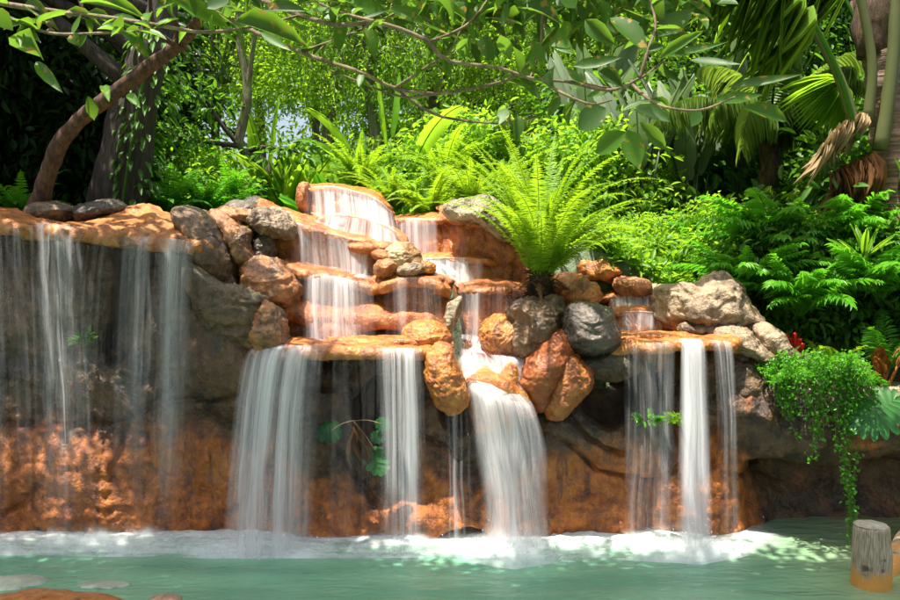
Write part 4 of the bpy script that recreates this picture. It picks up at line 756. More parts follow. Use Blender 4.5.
# far trees: a belt that closes the view
fg = 'far trees that close the garden behind'
farA = tree('broad bright green tree far behind the topmost fall', on_ground(330, 27), 7, (0, 0, 6.5), (4.2, 3.6, 6.2), 14, 230, 50, .42, .22, .10, L_BRIGHT, BARK, .25, seed=11, group=fg, hollow=.2)
farB = tree('dark green tree far behind at the left edge', on_ground(60, 27), 8, (0, 0, 7), (4.4, 3.6, 7), 14, 420, 60, .42, .24, .11, L_MID, BARKD, .25, seed=12, group=fg, hollow=.2)
FAR = [(farB, 470, 31, 1.15, 2, 'mid green tree far behind the big fern'), (farA, 262, 36, 1.0, 3, 'pale green tree in the gap behind the mossy leaning trunk'),
       (farA, 560, 32, 1.1, .5, 'bright tree far behind, right of the big fern'), (farB, 650, 29, 1.1, 4, 'dark tree far behind the paddle-leaved plants'), (farB, 760, 31, 1.2, 5, 'dark tree far behind the slim palm trunk'), (farB, 860, 30, 1.1, 1.5, 'dark tree far behind the thick palm trunk'),
       (farB, -60, 30, 1.2, 2.2, 'dark tree far behind, beyond the left edge'), (farB, 960, 30, 1.2, .3, 'dark tree far behind, beyond the right edge'), (farA, 420, 38, 1.4, 2.9, 'tallest pale green tree at the very back, middle'), (farB, 700, 38, 1.4, 3.6, 'tallest dark tree at the very back, right'), (farB, 60, 38, 1.4, 5.6, 'tallest dark tree at the very back, left')]
for o, px, Y, s, rz, lb in FAR: mv(o, on_ground(px, Y), s, rz, lb)
# middle trees with small leaves
mg = 'small-leaved trees behind the cascade'
mA = tree('small-leaved bright tree right behind the topmost fall', on_ground(330, 15), 4.2, (0, 0, 4.3), (1.9, 1.7, 3.2), 14, 190, 65, .21, .085, .05, L_BRIGHT, BARK, .10, seed=21, group=mg, hollow=.15)
mB = tree('small-leaved yellow green tree behind the back ferns', on_ground(440, 17), 4.6, (0, 0, 4.8), (2.2, 1.8, 3.4), 14, 200, 65, .24, .10, .055, L_YELLOW, BARK, .12, seed=22, group=mg, hollow=.15)
mC = tree('mid green bushy tree left of the topmost fall', on_ground(215, 17), 4.2, (0, 0, 4.2), (2.0, 1.8, 3.4), 14, 180, 60, .24, .11, .06, L_BRIGHT, BARKM, .11, seed=23, group=mg, hollow=.15)
for o, px, Y, s, rz, lb in [(mA, 395, 19, 1.1, 2, 'small-leaved bright tree behind the banana plant, middle of the view'), (mB, 180, 21, 1.15, 1, 'yellow green tree glowing in the gap left of the mossy trunk'), (mB, 530, 21, 1.1, 4, 'yellow green tree behind the top of the big fern'),
        (mA, 255, 23, 1.2, 3.3, 'small-leaved bright tree behind the fork of the mossy trunk'), (mC, 610, 20, 1.1, 2.6, 'mid green bushy tree behind the leaning pale stem'), (mC, 30, 16, 1.1, 5, 'mid green bushy tree behind the thick dark trunk'), (mC, 500, 16, .75, .4, 'low mid green tree between the back ferns and the big fern'), (mC, 120, 18, 1.0, 1.9, 'mid green bushy tree just right of the thick dark trunk')]:
    mv(o, on_ground(px, Y), s, rz, lb)
mv(mB, on_ground(318, 24), 1.15, 5.1, 'yellow green tree at the back, between the mossy trunk and the banana plants')
# weeping small-leaved tree
b = on_ground(372, 13.6); e = empty('weeping_tree', b, 'weeping tree with hanging strings of small leaves above the topmost fall', 'tree'); k = Acc(); st = Acc(); g = np.random.default_rng(8)
tube(st, [[0, 0, -.2], [.05, 0, 1.2], [-.05, 0, 2.3], [.1, 0, 3.4]], [.09, .08, .06, .03], 8, 20)
for i in range(90):
    a = np.array([0, 0, g.uniform(2.3, 3.4)]); o_ = np.array([g.normal(0, .62), g.normal(0, .3), g.uniform(2.2, 3.7)]); ln_ = g.uniform(.5, 1.7)
    P = cr([a, (a + o_) / 2 + [0, 0, .2], o_, o_ + [g.normal(0, .05), 0, -ln_ * .5], o_ + [g.normal(0, .1), 0, -ln_]], 60); tube(st, P, np.linspace(.012, .002, 60), 4)
    m = 70; idx = g.integers(22, 60, m); leaves(k, P[idx] + g.normal(0, .03, (m, 3)), g.normal(0, .6, (m, 3)) + [0, 0, -.7], g.normal(0, .5, (m, 3)) + [0, -.7, .6], g.uniform(.05, .09, m), .028, OVAL)
st.build('trunk', BARKM, e); k.build('crown', L_BRIGHT, e)
# mossy leaning tree
b = W(262, 205, 11.5); b[2] = gz(b[0], b[1])
tk = np.array([W(262, 212, 11.5), W(263, 190, 11.5), W(268, 168, 11.5), W(256, 158, 11.5), W(240, 146, 11.4), W(242, 125, 11.4), W(248, 95, 11.4), W(240, 40, 11.4), W(236, -60, 11.4)]) - b
e = tree('slim mossy tree with a crooked trunk left of the topmost fall', b, 3, tk[-1] + [0, 0, .2], (1.2, .9, .8), 6, 24, 40, .2, .08, .045, L_BRIGHT, BARKM, .085, seed=31, trunk=tk, hollow=.1)
k = Acc(); 
for pts in ([(240, 146, 11.4), (215, 143, 11.3), (185, 139, 11.2), (150, 128, 11.1)], [(240, 146, 11.4), (222, 125, 11.3), (205, 100, 11.2), (180, 82, 11.1)], [(250, 150, 11.4), (268, 147, 11.3), (300, 152, 11.2)], [(185, 139, 11.2), (170, 155, 11.2), (150, 165, 11.1)]):
    tube(k, WL(pts) - b, [.035, .028, .02, .008][:len(pts)], 6, 20)
k.build('branch', BARKD, e); k = Acc(); C = np.vstack([cr(WL(p), 9)[2:] for p in ([(222, 125, 11.3), (205, 100, 11.2), (180, 82, 11.1)], [(215, 143, 11.3), (185, 139, 11.2), (150, 128, 11.1)], [(268, 147, 11.3), (300, 152, 11.2)], [(170, 155, 11.2), (150, 165, 11.1)])]) - b
clumps(k, C, 26, .16, .12, .05, OVAL, 5); k.build('foliage', L_MID, e)
# thick dark tree at the left
b = W(128, 215, 9.9); b[2] = gz(b[0], b[1]); tk = np.array([W(118, 230, 9.9), W(122, 190, 9.9), W(130, 130, 9.9), W(142, 80, 9.9), W(160, 20, 9.9), W(170, -60, 9.9)]) - b
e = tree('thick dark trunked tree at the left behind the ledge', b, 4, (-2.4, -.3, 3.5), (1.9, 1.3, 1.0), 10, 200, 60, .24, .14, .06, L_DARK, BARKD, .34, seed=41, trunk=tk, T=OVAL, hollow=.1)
k = Acc(); th = rng.random(420) * 6.28; zz = rng.uniform(0, 2.3, 420); cx = np.interp(zz, [0, 2.4], [tk[1][0], tk[4][0]])
leaves(k, np.c_[cx + .27 * np.cos(th), .27 * np.sin(th), zz], np.c_[np.cos(th), np.sin(th), -.8 + 0 * th], [0, 0, 1], rng.uniform(.07, .2, 420), .05, OVAL); tube(k, [[tk[1][0] + .05, -.30, .05], [(tk[1][0] + tk[4][0]) / 2, -.31, 1.1], [tk[4][0], -.26, 2.3]], .018, 6, 20); k.build('climber', L_MID, e)
# dark understory mass at the left
dg = 'dark shrubs in the shade at the left'
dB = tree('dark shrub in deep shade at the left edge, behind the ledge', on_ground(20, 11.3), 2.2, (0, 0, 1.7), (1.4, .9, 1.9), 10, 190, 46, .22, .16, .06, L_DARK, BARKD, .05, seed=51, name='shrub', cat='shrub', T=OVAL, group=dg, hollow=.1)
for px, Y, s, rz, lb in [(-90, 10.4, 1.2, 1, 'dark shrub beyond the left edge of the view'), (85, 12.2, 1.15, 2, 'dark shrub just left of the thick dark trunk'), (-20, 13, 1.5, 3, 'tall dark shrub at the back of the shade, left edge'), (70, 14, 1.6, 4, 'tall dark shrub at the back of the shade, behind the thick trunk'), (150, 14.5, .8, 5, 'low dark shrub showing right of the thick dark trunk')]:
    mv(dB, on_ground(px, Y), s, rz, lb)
# shrubs that fill behind the right bank
sg = 'leafy shrubs on the right-hand bank'
sB = tree('leafy green shrub right behind the big brown boulder', on_ground(720, 10.2), .9, (0, 0, .55), (.95, .6, .7), 10, 130, 46, .13, .10, .045, L_BRIGHT, TWIG, .03, seed=52, name='shrub', cat='shrub', T=OVAL, group=sg, hollow=.1)
sD = tree('dark leafy shrub low under the feathery bright plants', on_ground(820, 9.3), .9, (0, 0, .5), (.85, .5, .8), 10, 130, 46, .14, .12, .045, L_MID, TWIG, .03, seed=53, name='shrub', cat='shrub', T=OVAL, group=sg, hollow=.1)
for o, px, Y, s, rz, lb in [(sB, 650, 10.6, .55, 1, 'leafy green shrub behind the highest small step'), (sD, 890, 9.3, 1.1, 2, 'dark leafy shrub behind the rust-coloured leaves'), (sD, 770, 9.5, .9, 3, 'dark leafy shrub touching the red flower spikes'), (sD, 870, 10.5, 1.6, 4, 'dark leafy shrub filling the gap behind the thick palm trunk'),
        (sD, 960, 9.9, 1.8, 5, 'dark leafy shrub beyond the right edge'), (sD, 700, 13.5, 1.7, 1.4, 'dark leafy shrub behind the paddle-leaved plants'), (sD, 800, 13.5, 1.9, 2.4, 'dark leafy shrub behind the slim palm'), (sB, 590, 12, 1.2, 3.1, 'leafy green shrub seen between the big fern fronds'), (sD, 600, 14.5, 1.8, 5.2, 'dark leafy shrub far behind the big fern'), (sB, 330, 14.0, 1.0, 4.4, 'leafy green shrub just behind the topmost fall'), (sB, 210, 11.5, .9, 2.1, 'leafy green shrub behind the dark ridge stones'), (sB, 400, 14.0, 1.2, .9, 'leafy green shrub behind the back ferns'),
        (sB, 470, 12.5, 1.2, 2.9, 'leafy green shrub between the back ferns and the big fern'), (sD, 160, 12, 1.2, 3.9, 'dark leafy shrub behind the left ferns')]:
    mv(o, on_ground(px, Y), s, rz, lb)
# ferns
fern('big_fern', 'big yellow green fern fountaining from the dark rooty boulder', W(540, 280, 8.0), 62, 1.55, L_FERN, el=(50, 90), droop=(30, 105), npair=80, plen=.115, pwid=.017, stalk=(.07, .2), rad=.006, r0=.05, pw=1.6, stm=L_YELLOW)
al, st = Acc(), Acc(); fb = W(540, 280, 8.0)
for i in range(9):
    frond(al, st, [0, 0, 0], rng.uniform(-.9, .7), rng.uniform(38, 62), rng.uniform(1.2, 1.65), rng.uniform(45, 85), 80, .11, .017, PINNA, 72, .15, rng.random(), .006, 'fern', .08, 1.5, rng.uniform(-.2, .2), .12)
e = [o for o in bpy.data.objects if o.name == 'big_fern'][0]; al.build('fronds', L_FERN, e); st.build('stalks', L_YELLOW, e)
k = Acc()
for i in range(7): frond(k, None, [0, 0, -.02], rng.uniform(0, 6.28), rng.uniform(0, 25), rng.uniform(.35, .6), 90, 40, .05, .012, PINNA, 72, .3, rng.random(), .005, 'fern', .1, 1.0, .2, .2)
k.build('withered_fronds', L_DEADB, e)
bf = 'bright ferns behind the upper ledges'
fA = fern('fern', 'bright fern right above the straight upper ledge', W(430, 222, 10.2), 34, 1.05, L_FERN, npair=50, plen=.10, pwid=.018, group=bf, pw=1.6)
for px, py, Y, s, rz, lb in [(395, 212, 10.5, .9, 1, 'bright fern beside the topmost fall'), (470, 215, 10.4, 1.05, 2, 'bright fern left of the pale fern-shaded boulder'), (360, 190, 11.5, 1.0, 3, 'bright fern behind the right half of the topmost fall'), (445, 190, 11.8, 1.2, 4, 'tallest of the back ferns, above the straight upper ledge'), (500, 200, 11.2, 1.0, 5, 'bright fern half hidden behind the big fern')]:
    mv(fA, W(px, py, Y), s, rz, lb)
fL = fern('fern', 'feathery green fern nearest the thick dark trunk', W(165, 218, 10.2), 26, .95, L_ZAM, npair=30, plen=.13, pwid=.028, group='green ferns behind the left ledge', pw=1.5, el=(30, 75))
for px, py, Y, s, rz, lb in [(205, 214, 10.6, .95, 1, 'feathery green fern left of the mossy trunk'), (235, 212, 11.0, .9, 2, 'feathery green fern at the foot of the mossy trunk'), (185, 200, 12, 1.2, 3, 'tallest feathery green fern behind the long dark boulder'), (20, 214, 9.4, .7, 4, 'feathery fern in the shade at the left end of the ledge')]:
    mv(fL, W(px, py, Y), s, rz, lb)
# feathery bright plants on the right
zg = 'feathery bright plants on the right bank'
zA = fern('feathery_palm', 'largest feathery bright plant, top of the right bank', W(775, 272, 9.6), 30, 1.15, L_ZAM, 'plant', el=(40, 80), droop=(35, 85), npair=24, plen=.27, pwid=.045, ang=62, T=LANCE, prof='zam', group=zg, sag=.1, rad=.008, rnd=(.4, 1), s0=.15)
for px, py, Y, s, rz, lb in [(835, 268, 9.4, .9, 1, 'feathery bright plant left of the thick palm trunk'), (745, 300, 9.0, .72, 2, 'low feathery plant right behind the big brown boulder'), (800, 318, 8.6, .75, 3, 'feathery plant in the middle of the right bank'), (880, 300, 8.4, .8, 4, 'feathery plant in front of the thick palm trunk'), (715, 262, 10.4, .7, 5, 'small feathery plant at the left end of the right bank')]:
    mv(zA, W(px, py, Y), s, rz, lb)
fern('pale_cycad', 'small pale striped fan-like plant above the hanging vine', W(832, 366, 8.0), 9, .42, L_YELLOW, 'plant', el=(20, 50), droop=(30, 50), npair=16, plen=.13, pwid=.014, ang=55, T=LANCE, prof='zam', sag=.05)
fern('small_cycad', 'flat-fronded green plant above the rust-coloured leaves', W(885, 372, 8.0), 6, .62, L_ZAM, 'plant', el=(50, 80), droop=(20, 60), npair=18, plen=.17, pwid=.025, ang=70, T=LANCE, prof='zam', sag=.05)
# hanging vine
def vine():
    al, st = Acc(), Acc(); c = W(820, 375, 7.75); e = empty('hanging_vine', c, 'bright green vine spilling over the wall edge at the right, one strand hanging low', 'vine')
    g = np.random.default_rng(3)
    for i in range(90):
        px = g.uniform(772, 868); py = g.uniform(358, 385); Y = g.uniform(7.25, 7.9); ln = g.uniform(8, 60) * (1.2 - abs(px - 815) / 70); 
        if i < 5: px, ln, py = 848 + g.normal(0, 3), g.uniform(110, 150), 385
        Yf = np.interp(px, [770, 800, 870], [7.55, 7.32, 7.3]) - g.uniform(0, .06)
        pts = cr(WL([(px - 3, py, max(Y, Yf)), (px, py - 6, (Y + Yf) / 2), (px + 2, py + 8, Yf), (px + g.uniform(-4, 8), py + 8 + ln * .5, Yf + .02), (px + g.uniform(-3, 12), py + 8 + max(ln, 1), Yf + .03)]), 30) - c
        tube(st, pts, .003, 4); m = int(10 + ln * .9); q = g.integers(0, 30, m); D = g.normal(0, .7, (m, 3)) + [0, -.5, -.1]
        leaves(al, pts[q] + g.normal(0, .022, (m, 3)), D, [0, -.6, .7] + g.normal(0, .4, (m, 3)), g.uniform(.02, .045, m), g.uniform(.015, .03, m), OVAL)
    n = 1900; px = g.uniform(770, 872, n); x = (px - 450) / FPX * 7.7; Y = g.uniform(7.35, 8.1, n); z = 1.62 + .10 * fbm(np.c_[x * 5, Y * 5, 0 * x], 5, 3) + g.uniform(0, .16, n) * np.exp(-((px - 825) / 35) ** 2)
    z = np.minimum(z, W(800, 358, 7.7)[2] + .05); leaves(al, np.c_[x, Y, z] - c, g.normal(0, .6, (n, 3)) + [0, -.3, .2], g.normal(0, .4, (n, 3)) + [0, 0, 1], g.uniform(.03, .06, n), g.uniform(.01, .022, n), LANCE)
    al.build('leaves', L_ZAM, e); st.build('stems', TWIG, e)
vine()
# ground cover on the right bank
al = Acc(); n = 15000; px = rng.uniform(585, 900, n); Y = rng.uniform(8.7, 11.8, n); x = (px - 450) / FPX * Y; keep = x > 1.35 + (Y - 8.7) * .0; x, Y = x[keep], Y[keep]; n = len(x)
z = gz(x, Y) + .12 + .14 * fbm(np.c_[x * 2.2, Y * 2.2, 0 * x], 15, 3) + rng.uniform(-.1, .1, n)
leaves(al, np.c_[x, Y, z], rng.normal(0, .7, (n, 3)) + [0, -.4, .2], rng.normal(0, .45, (n, 3)) + [0, -.3, 1], rng.uniform(.06, .15, n), rng.uniform(.03, .06, n), OVAL)
tag(al.build('ground_cover', L_BRIGHT), 'leafy green ground cover on the right bank', None, None, 'stuff')
al = Acc(); n = 15000; x = rng.uniform(-7, 2.2, n); Y = rng.uniform(9.0, 14, n); kp = ~((np.abs(x + .2) < 1.7) & (Y < 10.7)); x, Y = x[kp], Y[kp]; n = len(x)
z = gz(x, Y) + .06 + .1 * fbm(np.c_[x * 2.2, Y * 2.2, 0 * x], 16, 3) + rng.uniform(-.08, .08, n)
leaves(al, np.c_[x, Y, z], rng.normal(0, .7, (n, 3)) + [0, -.4, .3], rng.normal(0, .45, (n, 3)) + [0, -.3, 1], rng.uniform(.08, .18, n), rng.uniform(.04, .07, n), OVAL)
tag(al.build('undergrowth', L_MID), 'low leafy undergrowth behind the ledges', None, None, 'stuff')
ag = 'feather palms behind the ferns'
aP = fern('feather_palm', 'clumping feather palm behind the big fern', on_ground(520, 13.0), 22, 2.0, L_PALM, 'palm', el=(50, 88), droop=(40, 110), npair=38, plen=.36, pwid=.03, T=LANCE, prof='palm', group=ag, sag=.3, rad=.012, s0=.25, ang=55)
for px, Y, s, rz, lb in [(600, 14.5, 1.25, 1, 'tall feather palm right of the big fern, behind the paddle-leaved plants'), (455, 14.5, 1.1, 2, 'feather palm above the tallest of the back ferns'), (175, 13.2, .9, 3, 'feather palm between the thick dark trunk and the mossy trunk'), (830, 12.0, 1.1, 4, 'feather palm just left of the thick palm trunk'), (700, 15, 1.4, 5, 'tall feather palm behind the slim palm')]:
    mv(aP, on_ground(px, Y), s, rz, lb)
# paddle leaves (banana, strelitzia)
def paddle(al, st, base, az, el, L, Wd, droop, stem, rnd=.5, tilt=0.0):
    n = 14; s = np.linspace(0, 1, n); h = np.array([math.cos(az), math.sin(az), 0]); ea = R(el) - R(droop) * s ** 1.5; D = h * np.cos(ea)[:, None] + np.array([0, 0, 1]) * np.sin(ea)[:, None]
    b = np.asarray(base); e2 = b + (h * math.cos(R(el + 8)) + np.array([0, 0, math.sin(R(el + 8))])) * stem; tube(st, [b, (b + e2) / 2, e2], [.022, .018, .012], 6, 6, rnd=rnd)
    P = e2 + np.vstack([[0, 0, 0], np.cumsum(D[:-1] * L / (n - 1), 0)]); Sd = np.array([-math.sin(az), math.cos(az), 0]); N = np.cross(D, Sd) * -1; Sd = unit(Sd * math.cos(tilt) + N * math.sin(tilt)); N = np.cross(D, Sd)
    w = Wd * np.clip(np.sin((s * .93 + .04) ** .75 * math.pi), .03, 1) ** .6; V = []
    for i, c in enumerate((-1, -.55, 0, .55, 1)):
        rag = 1 - .22 * (abs(c) == 1) * (rng.random(n) < .3); V.append(P + Sd * (w * c * rag)[:, None] + N * (abs(c) ** 1.4 * w * .35 * -1 + .06 * w * np.sin(s * 31 + c * 2) * abs(c))[:, None])
    V = np.stack(V, 1); al.add(V.reshape(-1, 3), None, gridq(n, 5), rnd); tube(st, P, .008, 4, rnd=rnd)
def paddleplant(name, label, base, spec, lm, cat, group=None):
    al, st = Acc(), Acc()
    for (az, el, L, Wd, dr, stem, tl) in spec: paddle(al, st, [rng.uniform(-.05, .05), rng.uniform(-.05, .05), 0], az, el, L, Wd, dr, stem, rng.random(), tl)
    e = empty(name, base, label, cat, group); al.build('leaves', lm, e); st.build('stalks', lm, e); return e
def pspec(n, L, Wd, stem, el=(55, 88), dr=(20, 80), seed=0):
    g = np.random.default_rng(seed); return [(g.uniform(0, 6.28), g.uniform(*el), L * g.uniform(.7, 1.1), Wd * g.uniform(.8, 1.1), g.uniform(*dr), stem * g.uniform(.6, 1.1), g.uniform(-.7, .7)) for _ in range(n)]
paddleplant('banana_plant', 'young banana plant with upright bright leaves left of the topmost fall', on_ground(288, 11.6), pspec(13, 1.0, .15, .35, seed=1, el=(60, 88)), L_BRIGHT, 'banana plant', 'banana plants')
paddleplant('banana_plant', 'banana plant with a broad leaf lying over to the right, behind the topmost fall', on_ground(355, 12.4), [(.1, 35, 1.1, .2, 40, 1.0, .2), (.4, 50, .9, .17, 55, .95, -.2), (2.8, 60, .7, .13, 50, .7, .3), (1.4, 80, .7, .14, 20, .8, .6)] + pspec(7, .7, .12, .5, seed=2), L_BRIGHT, 'banana plant', 'banana plants')
paddleplant('banana_plant', 'low banana clump with broad leaves between the topmost fall and the back ferns', on_ground(330, 11.0), pspec(11, .65, .15, .25, seed=3, el=(25, 80)), L_ZAM, 'banana plant', 'banana plants')
paddleplant('banana_plant', 'tall banana plant whose broad leaves stand above the back ferns', on_ground(392, 11.6), [(.2, 40, 1.0, .17, 45, 1.25, .4), (2.9, 55, .9, .16, 40, 1.2, -.5), (1.2, 80, .9, .16, 20, 1.2, .9), (4.5, 75, .9, .17, 30, 1.1, 1.2), (5.6, 55, .9, .16, 50, 1.1, .3), (3.6, 45, .8, .15, 60, 1.0, .2)], L_BRIGHT, 'banana plant', 'banana plants')
paddleplant('banana_plant', 'banana plant with tall narrow leaves right of the mossy leaning trunk', on_ground(268, 12.0), [(.9, 84, 1.1, .13, 15, .9, .8), (2.6, 80, 1.2, .13, 20, .8, -.8), (4.2, 78, 1.0, .14, 25, .9, .3), (5.5, 62, .9, .14, 45, .7, .5), (.1, 50, .8, .13, 60, .7, .1)], L_BRIGHT, 'banana plant', 'banana plants')
pg = 'grey green paddle-leaved plants on the right'
pA = paddleplant('paddle_plant', 'grey green paddle-leaved plant right of the big fern', on_ground(640, 11.8), pspec(20, 1.1, .16, 1.5, seed=4, el=(62, 89), dr=(5, 60)), L_GREY, 'plant', pg)
for px, Y, s, rz, lb in [(690, 12.0, 1.05, 1, 'grey green paddle-leaved plant left of the slim palm trunk'), (735, 12.6, 1.1, 2, 'grey green paddle-leaved plant touching the slim palm trunk'), (590, 14, 1.15, 3, 'grey green paddle-leaved plant just behind the tip of the big fern'), (815, 13.5, 1.0, 4, 'grey green paddle-leaved plant right of the slim palm trunk')]:
    mv(pA, on_ground(px, Y), s, rz, lb)
paddleplant('croton', 'orange and yellow leaved croton above the big brown boulder', W(718, 262, 9.9), [(1.9, 80, .32, .045, 10, .12, .6), (1.2, 78, .36, .05, 12, .12, 1.2), (2.6, 60, .28, .04, 30, .1, .4), (.4, 55, .25, .04, 30, .1, .9)], L_RUST, 'plant')
paddleplant('rust_leaved_plant', 'dark plant with big rust-coloured leaves at the right edge', W(882, 392, 7.85), [(4.4, 72, .20, .075, 20, .22, .3), (4.9, 76, .2, .08, 20, .25, 1.0), (3.6, 65, .2, .06, 35, .2, -.4), (5.6, 60, .22, .08, 30, .28, .6), (2.8, 50, .17, .06, 30, .18, .2), (.4, 60, .2, .07, 30, .3, .2), (4.1, 45, .2, .06, 30, .12, .9)], L_RUST, 'plant')
k = Acc()
e = empty('red_ginger', W(792, 362, 8.15), 'cluster of small red flower spikes behind the long pale rock', 'flowers')
for dx, h in ((-.06, .24), (-.02, .2), (.02, .26), (.06, .2), (.09, .15)):
    m = 60; z = np.linspace(.1, h, m); th = np.arange(m) * 2.4; leaves(k, np.c_[dx + .008 * np.cos(th), .008 * np.sin(th), z], np.c_[np.cos(th) * .6, np.sin(th) * .6, 1.2 + 0 * th], [0, 0, 1], .045, .018, OVAL)
k.build('flower_spikes', L_RED, e); k = Acc(); clumps(k, np.array([[0, .03, .02], [-.1, 0, .02], [.12, .04, .04]]), 24, .06, .12, .03, LANCE, 3); k.build('leaves', L_MID, e)
# whorled bright plant
e = paddleplant('whorled_plant', 'young plant with a whorl of long light green leaves before the thick palm trunk', W(865, 262, 8.2), [(a, el, .30, .035, 25, .10, .2) for a, el in ((0, 35), (.8, 50), (1.8, 70), (2.7, 40), (3.5, 38), (4.4, 60), (5.4, 45), (3.0, 75), (.3, 70))], L_BRIGHT, 'plant')
# monstera
def monstera(al, c, r, nrm, up, rnd=.5, lobes=7, notch=.55):
    nrm = unit(nrm); up = unit(np.asarray(up, float) - nrm * np.dot(up, nrm)); sd = np.cross(up, nrm); c = np.asarray(c, float); m = 12
    def L2(u, v, w=0): return c + sd * u * r + up * v * r + nrm * w * r
    for sg in (-1, 1):
        for i in range(lobes):
            a0 = -.95 + 2.0 * i / lobes; a1 = a0 + 2.0 / lobes * .97        # position along the edge angle
            V = []; 
            for s in np.linspace(0, 1, m):
                for a in (a0, (a0 + a1) / 2, a1):
                    th = a * math.pi / 2; R1 = (.78 + .25 * math.sin(th + .4)) ; mv_ = -.75 * math.sin(th) * .75
                    mid = np.array([0, .55 * a * -1]); aa = (a0 + a1) / 2; mid = np.array([0, -.6 * aa * 1.0]); ed = np.array([math.cos(th) * .82, -math.sin(th) * 1.0 * (1.1 if a > 0 else .8)])
                    k = 1 if s < 1 - notch else max(0.02, 1 - ((s - (1 - notch)) / notch) ** 3 * .75); dm = np.array([math.cos(aa * math.pi / 2) * .82, -math.sin(aa * math.pi / 2) * (1.1 if aa > 0 else .8)])
                    e2 = dm + (ed - dm) * k; mid2 = mid + np.array([0, -(a - aa) * .6]); p = mid2 * (1 - s) + e2 * s
                    V.append(L2(sg * p[0], p[1], -.18 * p[0] ** 2 * 1.2 + .03 * (a != (a0 + a1) / 2)))
            Q = gridq(m, 3); al.add(np.array(V), None, Q, rnd)
al, st = Acc(), Acc(); c0 = W(888, 408, 7.25); e = empty('large_leaved_creeper', c0, 'huge split leaf hanging over the wall at the right edge', 'plant')
monstera(al, W(880, 410, 7.25) - c0, .30, [-.25, -.85, .5], [.75, 0, .6], .6, 9, .55); monstera(al, W(925, 395, 7.3) - c0, .26, [.3, -.8, .5], [-.3, 0, 1], .4, 9, .55)
tube(st, [W(895, 398, 7.3) - c0, W(920, 390, 7.5) - c0, W(940, 392, 7.9) - c0], .012, 6, 10); al.build('leaf', L_GLOSS2, e); st.build('stalk', L_MID, e)
c0 = W(358, 425, 7.75); e = empty('creeper_on_rock', c0, 'small creeper with split leaves and a dead brown leaf in the hollow between two falls', 'plant')
for px, py, r_, nm, up, rn in ((331, 431, .135, [-.2, -.9, .35], [.9, 0, .2], .3), (376, 459, .155, [.1, -.9, .5], [-.35, 0, .9], .7), (382, 424, .085, [.15, -.9, .35], [-.8, 0, .3], .5), (377, 437, .08, [0, -.9, .4], [-.9, 0, .1], .25)):
    k = Acc(); monstera(k, W(px, py, 7.5) - c0, r_, nm, up, rn, 6, .3); k.build('leaf', L_GLOSS2 if rn > .6 else L_GLOSS, e)
k = Acc(); a = W(353, 422, 7.47) - c0
for i in range(9): leaves(k, [a + [.004 * i, 0, -.02 * i]], [[.25 + rng.normal(0, .22), 0, -1]], [[rng.normal(0, .5), -1, .2]], rng.uniform(.18, .42), .045, STRAP)
o = k.build('dead_leaf', L_DEADB, e); o['label'] = 'shrivelled brown hanging leaf'; k = Acc()
for px, py in ((331, 431), (382, 424), (376, 452)): tube(k, [W(353, 421, 7.45) - c0, (W(353, 421, 7.42) + W(px, py, 7.4)) / 2 - c0 + [0, 0, .02], W(px, py, 7.43) - c0], .005, 5, 8)
k.build('stems', TWIG, e)
def sprig(label, px, py, Y, n, L, rad, lm=L_BRIGHT, seed=0):
    c = W(px, py, Y); g = np.random.default_rng(seed); al, st = Acc(), Acc()
    for i in range(n):
        d = unit(np.array([g.normal(0, .8), -abs(g.normal(0, .5)) - .2, g.uniform(.1, 1)])); t = d * rad * g.uniform(.5, 1); tube(st, [[0, 0, 0], t * .6 + [0, 0, .01], t], .003, 4, 5)
        leaves(al, np.repeat([t], 4, 0) - d * rad * .2 * np.arange(4)[:, None] * .6, d + g.normal(0, .6, (4, 3)), g.normal(0, .3, (4, 3)) + [0, -.5, 1], L * g.uniform(.7, 1.2, 4), L * .4, OVAL)
    e = empty('small_plant', c, label, 'plant'); al.build('leaves', lm, e); st.build('stems', TWIG, e)
sprig('small leafy plant growing behind the veil of the wide right-hand ledge, nearer the cave', 648, 422, 7.5, 7, .10, .12, L_ZAM, 1); sprig('small leafy plant growing behind the veil of the wide right-hand ledge, nearer the bright fall', 676, 422, 7.5, 9, .09, .13, L_BRIGHT, 2)
sprig('tiny green sprig on the chunky orange brown boulder', 249, 279, 7.95, 5, .04, .04, L_BRIGHT, 3); sprig('small dark fern-like tuft behind the dense left fall', 88, 345, 7.75, 12, .08, .14, L_MID, 4)
